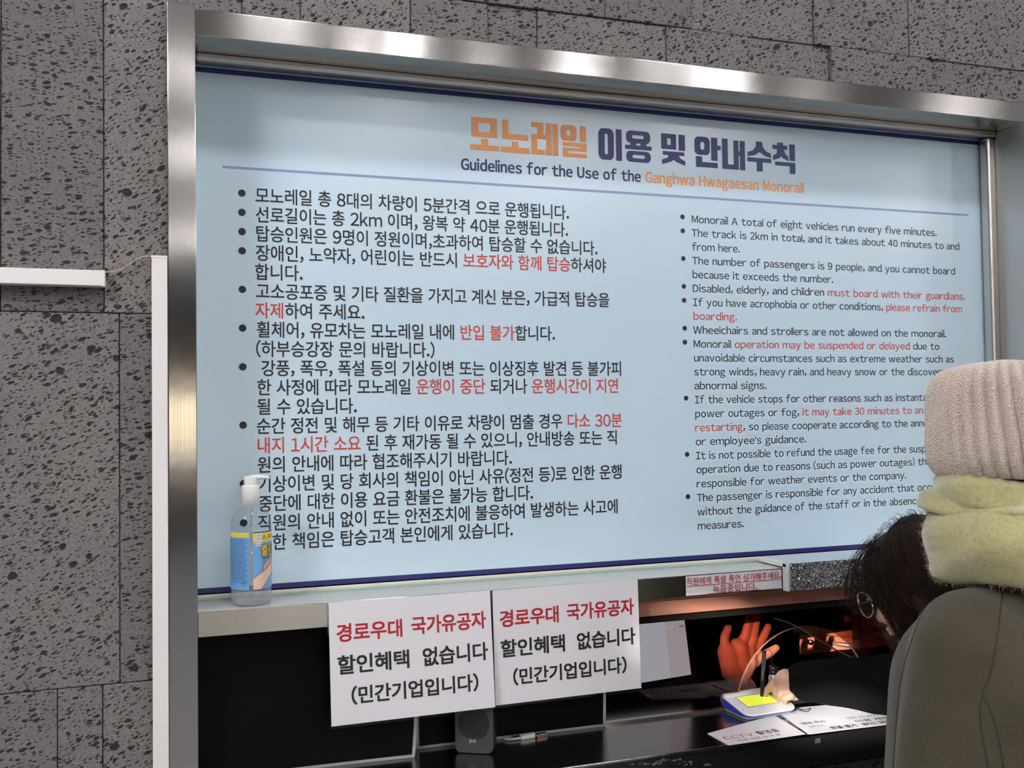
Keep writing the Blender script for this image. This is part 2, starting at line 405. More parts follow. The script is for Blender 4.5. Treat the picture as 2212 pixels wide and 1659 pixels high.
KO = [("모노레일 총 8대의 차량이 5분간격 으로 운행됩니다.", 552, 1228.6, None), ("선로길이는 총 2km 이며, 왕복 약 40분 운행됩니다.", 553, 1226.5, None),
 ("탑승인원은 9명이 정원이며,초과하여 탑승할 수 없습니다.", 554, 1290.4, None), ("장애인, 노약자, 어린이는 반드시 보호자와 함께 탑승하셔야", 553, 1309, "보호자와 함께 탑승"),
 ("합니다.", 551, 653.3, None), ("고소공포증 및 기타 질환을 가지고 계신 분은, 가급적 탑승을", 553.5, 1316, None), ("자제하여 주세요.", 551.5, 787, "자제"),
 ("휠체어, 유모차는 모노레일 내에 반입 불가합니다.", 555, 1198.3, "반입 불가"), ("(하부승강장 문의 바랍니다.)", 553.5, 938.4, None),
 ("강풍, 폭우, 폭설 등의 기상이변 또는 이상징후 발견 등 불가피", 565, 1341.3, None), ("한 사정에 따라 모노레일 운행이 중단 되거나 운행시간이 지연", 556, 1335, ("운행이 중단", "운행시간이 지연")),
 ("될 수 있습니다.", 556, 770.3, None), ("순간 정전 및 해무 등 기타 이유로 차량이 멈출 경우 다소 30분", 555, 1343.4, "다소 30분"),
 ("내지 1시간 소요 된 후 재가동 될 수 있으니, 안내방송 또는 직", 557, 1332, "내지 1시간 소요"), ("원의 안내에 따라 협조해주시기 바랍니다.", 556.5, 1105.3, None),
 ("기상이변 및 당 회사의 책임이 아닌 사유(정전 등)로 인한 운행", 558, 1342.4, None), ("중단에 대한 이용 요금 환불은 불가능 합니다.", 558.5, 1151, None),
 ("직원의 안내 없이 또는 안전조치에 불응하여 발생하는 사고에", 558, 1334, None), ("대한 책임은 탑승고객 본인에게 있습니다.", 558, 1107.4, None)]
def redmap(s, red):
    mi = [0] * len(s)
    for r in ((red,) if isinstance(red, str) else (red or ())):
        i = s.index(r)
        for k in range(i, i + len(r)): mi[k] = 1
    return mi
def vline(z, u):          # pixel row at which level z on the board is seen in column u
    p = Vector((0, YT, z)); lo, hi = 0, 1659
    for _ in range(30):
        m_ = (lo + hi) / 2
        if aty(u, m_, YT).z > z: lo = m_
        else: hi = m_
    return lo
KSZ = .0330
for k, (s, uL, uR, red) in enumerate(KO):
    zc_ = Z1 - k * S1 - .0028
    lettering('text_line', s, wx(uL, vline(zc_, uL)), wx(uR, vline(zc_, uR)), YT, zc_ - .36 * KSZ, KSZ, [DARK, RED2], board, redmap(s, red), .010, world=True)
for k in (0, 1, 2, 3, 5, 7, 9, 12, 15, 17): disc('bullet', .0775, Z1 - k * S1, .0068)
EN = [("Monorail A total of eight vehicles run every five minutes.", 1494.4, 2022.9, None, None), ("The track is 2km in total, and it takes about 40 minutes to and", 1494, 2072, None, None), ("from here.", 1494.6, 1597.7, None, None),
 ("The number of passengers is 9 people, and you cannot board", 1495, 2062.8, None, None), ("because it exceeds the number.", 1496.3, 1799.5, None, None), ("Disabled, elderly, and children must board with their guardians.", 1496.5, 2084.4, "must board with their guardians.", None),
 ("If you have acrophobia or other conditions, please refrain from", 1497, 2077.8, "please refrain from", None), ("boarding.", 1498, 1591.8, "boarding.", None), ("Wheelchairs and strollers are not allowed on the monorail.", 1497.5, 2043.4, None, None),
 ("Monorail operation may be suspended or delayed due to", 1498.5, 2029, "operation may be suspended or delayed", None), ("unavoidable circumstances such as extreme weather such as", 1499.5, 2060.4, None, None),
 ("strong winds, heavy rain, and heavy snow or the discovery of", 1499.4, 2068, None, None), ("abnormal signs.", 1500.3, 1655.4, None, None), ("If the vehicle stops for other reasons such as instantaneous", 1501, 2049, None, None),
 ("power outages or fog, it may take 30 minutes to an hour", 1502, 2037, "it may take 30 minutes to an hour", None), ("restarting, so please cooperate according to the announcement", 1502, 2013.8, "restarting", "restarting, so please cooperate according to the annou"),
 ("or employee's guidance.", 1503, 1741.3, None, None), ("It is not possible to refund the usage fee for the suspended", 1503.5, 2009.9, None, "It is not possible to refund the usage fee for the suspe"),
 ("operation due to reasons (such as power outages) that are not", 1504.5, 2019.5, None, "operation due to reasons (such as power outages) that"), ("responsible for weather events or the company.", 1505, 1957, None, None),
 ("The passenger is responsible for any accident that occurs", 1505.5, 2001, None, "The passenger is responsible for any accident that oc"), ("without the guidance of the staff or in the absence of", 1506.5, 1989, None, "without the guidance of the staff or in the absence"), ("measures.", 1507.5, 1606.6, None, None)]
ESZ = .0216
for k, (s, uL, uR, red, fit) in enumerate(EN):
    zc_ = Z2 - k * S2 - .0015
    lettering('text_line', s, wx(uL, vline(zc_, uL)), wx(uR, vline(zc_, uR)), YT, zc_ - .40 * ESZ - .0012, ESZ, [DARK, RED2], board, redmap(s, red), .006, fit, world=True)
for k in (0, 1, 3, 5, 6, 8, 9, 13, 17, 20): disc('bullet', .9951, Z2 - k * S2, .0053)
# subtitle
a = aty(996.6, 365, YT); b = aty(1736.3, 419, YT)
s = "Guidelines for the Use of the Ganghwa Hwagaesan Monorail"
lettering('subtitle', s, a.x, b.x, YT, (a.z + b.z) / 2 + .0005, .030, [NAVYT, ORANGE], board, [1 if i >= 30 else 0 for i in range(len(s))], 0, world=True, bold=[(a_, b_) for a_ in (-.034, 0, .034) for b_ in (-.016, .016)], sbx=.022)
# heavy title: each syllable drawn in a unit box, x right, y down
R_ = lambda *a: ('r',) + a
GL = [
 (100, 278, 1, [('o', .045, 0, .94, .60, .28, .17, .70, .44, .03), R_(.38, .65, .62, .85), R_(0, .83, 1, 1)]),
 (290, 463, 1, [R_(.04, 0, .27, .6), R_(.04, .43, .96, .6), R_(.38, .65, .61, .85), R_(0, .83, 1, 1)]),
 (475, 640, 1, [R_(0, 0, .46, .16), R_(.23, 0, .46, .5), R_(0, .37, .46, .52), R_(0, .37, .22, 1), R_(0, .84, .50, 1), R_(.44, .37, .6, .52), R_(.55, 0, .76, 1), R_(.80, 0, 1, 1)]),
 (655, 815, 1, [('o', 0, 0, .62, .50, .23, .16, .38, .34, .16), R_(.74, 0, .98, .5), R_(.07, .54, 1, .66), R_(.75, .54, 1, .81), R_(.07, .71, 1, .81), R_(.07, .71, .31, 1), R_(.07, .88, 1, 1)]),
 (887, 1030, 0, [('o', 0, 0, .66, 1, .27, .17, .40, .83, .2), R_(.75, 0, 1, 1)]),
 (1050, 1213, 0, [('o', .04, 0, .95, .40, .27, .14, .70, .25, .16), R_(.2, .36, .42, .52), R_(.58, .36, .8, .52), R_(0, .47, 1, .60), ('o', .04, .65, .96, 1, .27, .77, .74, .88, .15)]),
 (1272, 1418, 0, [('o', 0, 0, .63, .5, .25, .15, .40, .36, .02), R_(.73, 0, 1, .52), R_(.06, .57, .96, .69), ('p', (.30, .66), (.66, .66), (.62, .78), (.40, .90), (.02, 1.0), (.02, .85), (.28, .77)), ('p', (.34, .66), (.72, .66), (.78, .77), (1, .86), (1, 1.0), (.62, .90), (.42, .78))]),
 (1477, 1637, 0, [('o', 0, 0, .58, .60, .22, .17, .37, .43, .16), R_(.63, 0, .87, .76), R_(.85, .25, 1, .40), R_(.04, .65, .28, 1), R_(.04, .83, .87, 1)]),
 (1645, 1785, 0, [R_(0, 0, .25, 1), R_(0, .84, .62, 1), R_(.50, .03, .72, 1), R_(.70, .38, .80, .53), R_(.77, .03, 1, 1)]),
 (1798, 1945, 0, [('p', (.38, 0), (.64, 0), (.64, .14), (.54, .34), (.30, .47), (.02, .52), (.02, .38), (.24, .31), (.38, .16)), ('p', (.42, 0), (.64, 0), (.66, .16), (.78, .30), (1, .38), (1, .53), (.72, .46), (.50, .33)), R_(0, .55, 1, .69), R_(.39, .68, .64, 1)]),
 (1955, 2092, 0, [R_(.22, -.03, .48, .1), R_(0, .06, .66, .20), ('p', (.20, .18), (.48, .18), (.46, .36), (.30, .50), (.02, .58), (.0, .44), (.18, .34)), ('p', (.26, .18), (.5, .18), (.56, .33), (.7, .43), (.7, .58), (.45, .49), (.32, .36)), R_(.75, 0, 1, .56), R_(.10, .62, 1, .75), R_(.75, .62, 1, 1)]),
]
ta = aty(1018, 251.5, YT); tb = aty(1015.3, 322.0, YT); ta2 = aty(1717, 313, YT); tb2 = aty(1717.6, 377, YT)
TZ1 = (ta.z + ta2.z) / 2; TZ0 = (tb.z + tb2.z) / 2
for gi, (c0, c1, org, prims) in enumerate(GL):
    um = 980 + (c0 + c1) / 2 / 2.836; vm = 230 + (160 + (c0 + c1) / 2 * .095) / 2.836
    X0 = wx(980 + c0 / 2.836, vm); X1 = wx(980 + c1 / 2.836, vm); bm = nb()
    P = lambda x, y: (X0 + (X1 - X0) * x, YT - .0001, TZ1 - (TZ1 - TZ0) * y)
    for pi_, p in enumerate(prims):
        P = lambda x, y: (X0 + (X1 - X0) * x, YT - .0001 - pi_ * .00003, TZ1 - (TZ1 - TZ0) * y)
        if p[0] == 'r':
            _, x0, y0, x1, y1 = p; f = bm.faces.new([bm.verts.new(P(*q)) for q in ((x0, y1), (x1, y1), (x1, y0), (x0, y0))])
        elif p[0] == 'p': bm.faces.new([bm.verts.new(P(*q)) for q in p[1:]])
        else:
            _, x0, y0, x1, y1, h0, g0, h1, g1, r = p
            O = rrect(x1 - x0, y1 - y0, r, 6, (x0 + x1) / 2, (y0 + y1) / 2); ri = min(r * .5, (h1 - h0) / 2 * .95, (g1 - g0) / 2 * .95)
            I = rrect(h1 - h0, g1 - g0, ri, 6, (h0 + h1) / 2, (g0 + g1) / 2); n = len(O)
            ov = [bm.verts.new(P(*q)) for q in O]; iv = [bm.verts.new(P(*q)) for q in I]
            for k in range(n): bm.faces.new((ov[k], ov[(k + 1) % n], iv[(k + 1) % n], iv[k]))
    bp('title_letter', bm, ORANGE if org else NAVYT)

# ------------------------------------------------------------------ ceiling lights (rows behind the viewer) and added fill panels
EM = mat('lamp_glow', (1, 1, 1)); BS(EM).inputs['Emission Color'].default_value = (1, .985, 1.01, 1); BS(EM).inputs['Emission Strength'].default_value = 117
LX = []
def env_x(u, d):            # x (at distance d in front of the wall) that the head rail mirrors in pixel column u
    X = aty(u, 15 + .11 * (u - 418) + 25, 0).x; return X + (X - CAM.x) * d / 1.7366
rows = [(4.7, 1226, .125), (3.55, 1540, .105), (3.55, 870, .058), (5.3, 2025, .14), (5.3, 760, .075), (7.1, 1018, .13), (7.1, 1695, .10), (8.9, 626, .08)]
rows = [(d, env_x(u, d), wd, .06 + .028 * d) for d, u, wd in rows] + [(1.5, -1.8, .5, .09), (2.7, -2.5, .5, .09), (1.9, 4.9, .5, .09), (3.0, 6.4, .5, .09), (.85, .25, .10, .08), (.85, 1.6, .10, .08)]  # the panels at fixed positions are added fill to brighten board and wall
for d, x, wd, hl in rows:
    t = tag(empty('ceiling_light_or_fill', (x, -d, ZC)), 'rectangular ceiling light or added fill panel above the hall', 'ceiling light', 'ceiling lights of the hall')
    obj('housing', boxbm(-wd - .02, wd + .02, -hl - .02, hl + .02, -.03, 0), WHITE, t); obj('diffuser', boxbm(-wd, wd, -hl, hl, -.036, -.03), EM, t)

# ------------------------------------------------------------------ wall trunking and wire
tr = tag(empty('cable_trunking', (-.088, WALLY, -1.2)), 'tall white upright trunking box beside the steel jamb', 'trunking')
a = aty(327.2, 552.4, -.004); b = aty(364, 552.4, -.004)
obj('casing', boxbm(a.x, XJL - .0008, -.004, WALLY + .004, -1.2, a.z), WHITE, tr, world=True, bev=.001)
obj('end_cap', boxbm(a.x - .0006, XJL - .0006, -.0046, WALLY, a.z - .003, a.z + .0008), WHITE, tr, world=True)
a = aty(225, 584, -.004); b = aty(225, 617.5, -.004)
t2 = tag(empty('cable_trunking', (a.x, WALLY, b.z)), 'white horizontal trunking box ending on the stone at the left edge', 'trunking')
obj('casing', boxbm(-.95, a.x, -.004, WALLY + .004, b.z, a.z), WHITE, t2, world=True, bev=.001)
obj('end_cap', boxbm(a.x - .003, a.x + .0008, -.0046, WALLY, b.z - .0006, a.z + .0006), WHITE, t2, world=True)
bm = nb()
tube(bm, catmull([tuple(aty(u, v, yy)) for u, v, yy in ((222, 589, .012), (240, 587, .012), (258, 583, .012), (276, 573, .011), (296, 560, .010), (312, 554, .009), (330, 554, .008))]), .0009, 6)
tag(obj('thin_wire', bm, mat('clear_wire', (.50, .42, .33), .3)), 'thin pale wire hanging between the two white trunking boxes', 'wire')

# ------------------------------------------------------------------ counter
ZCT = -.673; YCF = -.125
ct = tag(empty('service_counter', (.9, YCF, -.80)), 'dark polished steel service counter running under the ticket window', 'counter')
cp = lambda n, bm, m, **k: obj(n, bm, m, ct, world=True, **k)
cp('counter_top', boxbm(XJ, XR, YCF, .40, ZCT - .006, ZCT), ST_CNT, bev=.0015)
cp('front_panel', boxbm(XJ, XR, YCF + .003, YCF + .02, -.738, ZCT - .006), BLACK, bev=.001)
cp('underside', boxbm(XJ, XR, YCF + .02, WALLY, -.738, -.732), BLACK)
cp('support_box', boxbm(XJ, XR, WALLY + .15, .22, ZF, ZCT - .007), BLACK)
a = aty(1766, 1601, YCF)
bm = nb()
for k in range(3): quad(bm, [(a.x - .004 + k * .0042, YCF + .0027, a.z - .005), (a.x - .001 + k * .0042, YCF + .0027, a.z - .005), (a.x + .0005 + k * .0042, YCF + .0027, a.z + .004), (a.x - .0022 + k * .0042, YCF + .0027, a.z + .0045)])
cp('worn_mark', bm, mat('grey_mark', (.12, .12, .12), .6))
bm = nb(); rnd = random.Random(5)
for k in range(26):          # scuffed tape residue at the counter edge
    a = aty(1430 + rnd.uniform(-70, 110), 1645 + rnd.uniform(-6, 8), YCF); q = []
    n = 5
    for j in range(n):
        an = 2 * PI * j / n; q.append((a.x + rnd.uniform(.002, .009) * math.cos(an), YCF + .0026, min(a.z + rnd.uniform(.0008, .003) * math.sin(an), ZCT - .008)))
    quad(bm, q)
tag(cp('tape_residue', bm, mat('residue', (.16, .155, .15), .35)), kind='stuff')
# steel channel that carries the glass
GY = .066
cp('glass_channel', boxbm(XJ, XR, GY - .006, GY + .006, ZCT, ZCT + .005), mat('channel', (.62, .57, .5), .3, 1))

# tinted service glass with a round talk-through opening
def glassmat(name, col, refl=1.0):
    m = bpy.data.materials.new(name); m.use_nodes = True; nt_ = m.node_tree; nt_.nodes.clear(); A = nt_.nodes.new
    out = A('ShaderNodeOutputMaterial'); tr_ = A('ShaderNodeBsdfTransparent'); gl = A('ShaderNodeBsdfGlossy'); mx = A('ShaderNodeMixShader'); lw = A('ShaderNodeLayerWeight'); pw = A('ShaderNodeMath'); ma = A('ShaderNodeMath')
    tr_.inputs[0].default_value = (*col, 1); gl.inputs['Roughness'].default_value = .02; lw.inputs[0].default_value = .5
    pw.operation = 'POWER'; pw.inputs[1].default_value = 4; ma.operation = 'MULTIPLY_ADD'; ma.inputs[1].default_value = .6 * refl; ma.inputs[2].default_value = .03 * refl
    k = nt_.links.new; k(lw.outputs['Facing'], pw.inputs[0]); k(pw.outputs[0], ma.inputs[0]); k(ma.outputs[0], mx.inputs[0]); k(tr_.outputs[0], mx.inputs[1]); k(gl.outputs[0], mx.inputs[2]); k(mx.outputs[0], out.inputs[0]); return m
TINT = glassmat('red_brown_glass', (.69, .475, .415))
gw = tag(empty('window_2', (.9, GY, ZCT)), 'red-brown tinted service glass with an arched opening at the counter', 'window', kind='structure')
AX, AR, AZ = 1.2365, .1665, -.683
bm = nb(); z0, z1 = ZCT + .005, ZLB
n = 28; a0 = math.asin((z0 - AZ) / AR)
arch = [(AX + AR * math.cos(a0 + (PI - 2 * a0) * k / n), AZ + AR * math.sin(a0 + (PI - 2 * a0) * k / n)) for k in range(n + 1)]
for yy, flip in ((GY - .0025, 0), (GY + .0025, 1)):
    def fq(p):
        f = bm.faces.new([bm.verts.new((x, yy, z)) for x, z in (p[::-1] if flip else p)])
    fq([(XJ, z0), (AX - AR, z0), (AX - AR, z1), (XJ, z1)]); fq([(AX + AR, z0), (XR, z0), (XR, z1), (AX + AR, z1)])
    ac = arch[::-1]
    if ac[0][0] > AX - AR: fq([(AX - AR, z0), ac[0], (ac[0][0], z1), (AX - AR, z1)])
    for k in range(n): fq([ac[k], ac[k + 1], (ac[k + 1][0], z1), (ac[k][0], z1)])
    fq([ac[-1], (AX + AR, z0), (AX + AR, z1), (ac[-1][0], z1)])
obj('glass_pane', bm, TINT, gw, world=True)
bm = nb()
for k in range(n):
    f = bm.faces.new([bm.verts.new(p) for p in ((arch[k][0], GY - .0026, arch[k][1]), (arch[k][0], GY + .0026, arch[k][1]), (arch[k + 1][0], GY + .0026, arch[k + 1][1]), (arch[k + 1][0], GY - .0026, arch[k + 1][1]))])
obj('polished_edge', bm, mat('glass_edge', (.75, .62, .5), .25), gw, world=True)
gc = [tuple(aty(u, v, yy)) for u, v, yy in ((1672, 1336, .05), (1700, 1344, .048), (1729, 1358.5, .046), (1770, 1383, .044), (1815, 1409, .042), (1850, 1430, .04))]
p = gc[-1]; gc.append((p[0] + .05, .03, -.668))
bm = nb(); tube(bm, catmull(gc), .0016, 8)
tag(obj('black_cable', bm, BLACK), 'thin black cable running diagonally across the arched glass opening', 'cable')

# ------------------------------------------------------------------ black posters behind the paper notices
def poster(x0, x1, y0, y1, z0, z1, label, curl=0):
    """sheet with white margin; leans: bottom at y0, top at y1"""
    t = tag(empty('black_poster', ((x0 + x1) / 2, y0, z0)), label, 'poster')
    def P(x, f, o=0):
        z = z0 + (z1 - z0) * f
        return (x + curl * .010 * math.sin(f * 4.0) * ((x - x0) / (x1 - x0)), y0 + (y1 - y0) * f - o - (curl * .012 * max(0, 1 - f * 2.2) ** 2 * ((x - x0) / (x1 - x0)) ** 2), z)
    nseg = 12
    def sheet(xa, xb, fa, fb, o, m, n_):
        bm = nb(); cols = [[bm.verts.new(P(xa + (xb - xa) * i / nseg, fa + (fb - fa) * j / nseg, o)) for i in range(nseg + 1)] for j in range(nseg + 1)]
        for j in range(nseg):
            for i in range(nseg): bm.faces.new((cols[j][i], cols[j][i + 1], cols[j + 1][i + 1], cols[j + 1][i]))
        return obj(n_, bm, m, t, world=True, smooth=True)
    s = sheet(x0, x1, 0, 1, 0, PAPER, 'white_margin'); s.modifiers.new('s', 'SOLIDIFY').thickness = .0004
    sheet(x0 + (.006 if x0 > .1 else -.0002), x1 - .006, .022, .98, .0006, mat('black_print', (.0035, .0033, .0033), .4, Specular_IOR_Level=.06), 'black_print')
    return t
poster(-.004, .371, .030, .052, ZCT + .0004, ZLB - .004, 'wide black poster with white margin standing under the left paper notice', 1)
poster(.382, .766, .058, .058, ZCT + .0004, ZLB - .004, 'black white-edged poster standing under the right paper notice, behind the loudspeaker', .35)

# ------------------------------------------------------------------ two paper notices hanging from the nosing
def notice(corner, rot, label, y, lean):
    t = tag(empty('paper_notice', corner), label, 'sign', 'laminated paper notices under the sill')
    t.rotation_euler = (math.radians(-lean), rot, 0)
    W, H = .297, .21
    sl_ = boxbm(-.002, W + .002, 0, .0012, -H - .005, .001); obj('clear_sleeve', sl_, CLEAR, t)
    obj('sheet', boxbm(0, W, -.0012, -.0002, -H, 0), PAPER, t)
    yy = -.00145
    for s, x0, x1, z, sz, m, off in (("경로우대", .0135, .1292, -.0575, .0335, RED, .022), ("국가유공자", .1470, .2862, -.0560, .0335, RED, .022), ("할인혜택", .0135, .1400, -.1125, .0345, INK, .022), ("없습니다", .166, .2872, -.1125, .0345, INK, .022), ("(민간기업입니다)", .0365, .2665, -.1660, .0325, INK, .022)):
        lettering('text_line', s, x0, x1, yy, z - .36 * sz + .0035, sz, m, t, None, off)
    return t
CLEAR = glassmat('clear_plastic', (.93, .94, .95))
a = aty(709.5, 1302.8, -.006); notice((a.x, -.0045, a.z), -.004, 'left laminated white notice with red and black Korean lettering', 0, 5.6)
a = aty(1063.8, 1276, -.006); notice((a.x, -.0045, a.z), -.006, 'right laminated white notice with the same Korean lettering, beside the monitor', 0, 1.5)

# small red-lettered sign on the nosing
a = aty(1479.8, 1243.5, -.003); b = aty(1688.5, 1228.8, -.003); c = aty(1690.8, 1272, -.003); d = aty(1481.3, 1289, -.003)
x0, x1 = (a.x + d.x) / 2, (b.x + c.x) / 2; z1, z0 = (a.z + b.z) / 2, (c.z + d.z) / 2
t = tag(empty('small_sign', (x0, 0, z0)), 'small white strip sign with red Korean lettering and black border on the sill edge', 'sign')
obj('backing', boxbm(x0, x1, -.0022, -.0004, z0, z1), BLACK, t, world=True); obj('face', boxbm(x0 + .0014, x1 - .0014, -.0028, -.002, z0 + .0014, z1 - .0014), PAPER, t, world=True)
H = z1 - z0
def on(u, v): return aty(u, v, -.003)
lettering('text_line', "직원에게 폭설 폭언 삼가해주세요.", on(1482.5, 1254).x, on(1686.6, 1242).x, -.0038, z0 + H * .56, .0168, RED, t, None, .004, world=True)
lettering('text_line', "녹음중입니다.", on(1539.5, 1270).x, on(1634.5, 1266).x, -.0038, z0 + H * .10, .0168, RED, t, None, .004, world=True)
obj('underline', boxbm(on(1482.5, 1254).x, on(1686.6, 1242).x, -.0038, -.0034, z0 + H * .485, z0 + H * .505), RED, t, world=True)
obj('underline', boxbm(on(1530, 1254).x, on(1640, 1242).x, -.0038, -.0034, z0 + H * .055, z0 + H * .075), RED, t, world=True)

# ------------------------------------------------------------------ crinkled foil roll on the sill
fm = mat('aluminium_foil', (.40, .39, .40), .07, 1); v = coords(fm, (1, 1, 1)); vo = N(fm, 'TexVoronoi'); vo.inputs['Scale'].default_value = 210; vo.feature = 'F1'; nz = noise(fm, v, 90, 4); ad = N(fm, 'VectorMath', operation='ADD'); sc2 = N(fm, 'VectorMath', operation='SCALE'); sc2.inputs['Scale'].default_value = .02
L(fm, nz.outputs['Color'], sc2.inputs[0]); L(fm, v, ad.inputs[0]); L(fm, sc2.outputs[0], ad.inputs[1]); L(fm, ad.outputs[0], vo.inputs['Vector']); bb = bump(fm, vo.outputs['Distance'], 1, .006); bb.inputs['Normal']; L(fm, bb.outputs[0], BS(fm).inputs['Normal'])
t = tag(empty('foil_covered_box', (1.25, 0, ZLT)), 'silver foil-wrapped block clipped over the sill beside the small sign', 'box')
fx0, fx1 = 1.150, 1.42
def foil_sheet(prof, mt_, nme, amp, smooth=False):
    bm = nb(); n = 100; prev = None; rn = random.Random(3)
    for i in range(n + 1):
        x = fx0 + (fx1 - fx0) * i / n; row = [bm.verts.new((x, y + rn.uniform(-amp, amp), z + rn.uniform(-amp, amp))) for y, z in prof]
        if prev:
            for k in range(len(prof) - 1): bm.faces.new((prev[k], row[k], row[k + 1], prev[k + 1]))
        prev = row
    return obj(nme, bm, mt_, t, world=True, smooth=smooth)
front = [(-.0175 - .003 * math.sin(k / 20 * PI), -.3655 - k / 20 * .0545) for k in range(21)]
foil_sheet(front, fm, 'crinkled_front', .0016)
foil_sheet([(-.0165 + k * .0132, -.3650 + .0008 * (k % 2)) for k in range(9)], mat('foil_top_blue_reflection', (.60, .66, .72), .42, .6), 'top_face', .0004)  # pale blue reflection is put into the colour of the top foil
foil_sheet([(-.012 + k * .002, -.421) for k in range(6)], fm, 'bottom_fold', .0006)
obj('core', boxbm(fx0 + .001, fx1, -.0125, .088, -.3745, -.3672), mat('foam', (.8, .8, .8), .7), t, world=True); obj('core_front', boxbm(fx0 + .001, fx1, -.0125, -.0015, -.4195, -.3745), MATS['foam'], t, world=True)
cap = mat('edge_trim_white', (.66, .66, .63), .45)
obj('end_trim', boxbm(fx0 - .0065, fx0 + .002, -.0185, -.002, -.4215, -.3640), cap, t, world=True, bev=.002)
obj('end_trim', boxbm(fx0 - .0065, fx0 + .002, -.016, .088, -.3735, -.3640), cap, t, world=True, bev=.0015)

# ------------------------------------------------------------------ hand sanitiser bottle
bc = Vector((.0855, .038, ZLT)); BR = .0348
t = tag(empty('sanitiser_bottle', bc), 'clear hand sanitiser pump bottle with blue and yellow label on the sill', 'bottle')
def zz(v): return aty(540, v, bc.y).z - ZLT
hb = zz(1090)
body = [(.001, .004), (.018, .0015), (.028, .0005), (.0325, .003), (BR, .010), (BR, zz(1160)), (BR, zz(1135)), (BR * .96, zz(1120)), (BR * .82, zz(1107)), (BR * .58, zz(1097)), (.0140, zz(1091)), (.0140, zz(1086))]
bm = nb(); lathe(bm, body, seg=64); obj('bottle_body', bm, CLEAR, t, smooth=True)
LIQ = glassmat('sanitiser_gel', (.90, .93, .95), .5); nq = LIQ.node_tree; dfs = nq.nodes.new('ShaderNodeBsdfDiffuse'); dfs.inputs[0].default_value = (.82, .84, .86, 1); mq = nq.nodes.new('ShaderNodeMixShader'); mq.inputs[0].default_value = .22
oq = [n_ for n_ in nq.nodes if n_.type == 'OUTPUT_MATERIAL'][0]; pv = oq.inputs[0].links[0].from_socket; nq.links.new(pv, mq.inputs[1]); nq.links.new(dfs.outputs[0], mq.inputs[2]); nq.links.new(mq.outputs[0], oq.inputs[0])
liq = [(.0005, .0055), (.018, .003), (.028, .002), (.0315, .0045), (BR - .0012, .011), (BR - .0012, zz(1172)), (.0005, zz(1172))]
bm = nb(); lathe(bm, liq, seg=64); bmesh.ops.remove_doubles(bm, verts=bm.verts, dist=1e-4); obj('gel', bm, LIQ, t, smooth=True)
bm = nb(); tube(bm, [(0, 0, .008), (.001, 0, zz(1092))], .0024, 10); obj('dip_tube', bm, CLEAR, t, smooth=True)
bm = nb(); lathe(bm, [(.0005, zz(1088)), (.0150, zz(1090)), (.0156, zz(1089.5)), (.0156, zz(1049.5)), (.0150, zz(1048)), (.0118, zz(1047.5)), (.0118, zz(1047))], seg=40); obj('collar', bm, WPL, t, smooth=True)
ang = math.radians(-12)
bm = nb(); lathe(bm, [(.0112, zz(1049)), (.0115, zz(1046)), (.0115, zz(1031)), (.0108, zz(1028.8)), (.0005, zz(1028.3))], seg=36)
pz = zz(1031)
nozzle = [Vector((math.cos(ang) * s_, math.sin(ang) * s_, pz - dz)) for s_, dz in ((0, .001), (.012, .0004), (.024, .0004), (.031, .0015), (.0325, .003))]
tube(bm, nozzle, [.0058, .005, .0038, .003, .002], 12); obj('pump_head', bm, WPL, t, smooth=True)
# labels wrapped on the cylinder; angle 0 faces the hall (-y)
def wrap(r, a, z): return Vector((r * math.sin(a), -r * math.cos(a), z))
def patch(name, a0, a1, z0, z1, m, r, parent=t, n=20):
    bm = nb(); rows_ = [[bm.verts.new(wrap(r, a0 + (a1 - a0) * i / n, z)) for i in range(n + 1)] for z in (z0, z1)]
    for i in range(n): bm.faces.new((rows_[0][i], rows_[0][i + 1], rows_[1][i + 1], rows_[1][i]))
    return obj(name, bm, m, parent, smooth=True)
LB = mat('label_blue', (.16, .38, .72), .35); LY = mat('label_yellow', (.80, .60, .10), .35); LS = mat('label_skin', (.78, .55, .40), .4); LS2 = mat('label_skin_dark', (.62, .38, .30), .4)
r1 = BR + .0003; zl0, zl1 = zz(1267), zz(1145.5); aL = (math.radians(-100), math.radians(-9)); aR = (math.radians(2), math.radians(112))
lab1 = patch('back_label', *aL, zl0, zl1, LB, r1); lab2 = patch('front_label', *aR, zl0, zl1, LB, r1)
patch('yellow_band', *aL, zl1 - .0085, zl1, LY, r1 + .0001, lab1); patch('yellow_band', *aR, zl1 - .018, zl1 - .0015, LY, r1 + .0001, lab2); patch('black_band', *aR, zl1 - .0016, zl1, INK, r1 + .0001, lab2)
def wtext(s, a0, a1, z, size, m, parent, off=0., r=r1 + .0002):
    return lettering('label_text', s, a0, a1, 0, z, size, m, parent, None, off, None, lambda c: wrap(r, c.x, c.z))
lines = ["안내 및 이용 수칙 안전조치", "손 및 피부에 문의 바랍니다", "기타 이유로 발생하는 사고", "고객 본인의 책임이 있습니다", "사용 중 발견 시 중단", "반드시 보호자와 함께 하여", "어린이 노약자 주의 문의", "기상 이변 및 정전 안내", "인원 초과 시 불가능 합니다", "가급적 자제하여 주세요", "차량 운행 시간 지연 안내", "환불은 불가능 합니다"]
for i in range(24): wtext(lines[i % 12], aL[0] + .12, aL[1] - (.10 if i % 3 else .22), zl1 - .0135 - i * .0032, .0029, INK, lab1)
bm = nb(); ca, cz = aL[1] - .26, zl0 + .0105
for k in range(3):
    a_ = PI / 2 + k * 2 * PI / 3; b_ = a_ + 2 * PI / 3
    tube(bm, [wrap(r1 + .0003, ca + .105 * math.cos(a_ + .25), cz + .0042 * math.sin(a_ + .25)), wrap(r1 + .0003, ca + .105 * math.cos(b_ - .25), cz + .0042 * math.sin(b_ - .25))], .0004, 5)
obj('recycling_mark', bm, INK, lab1)
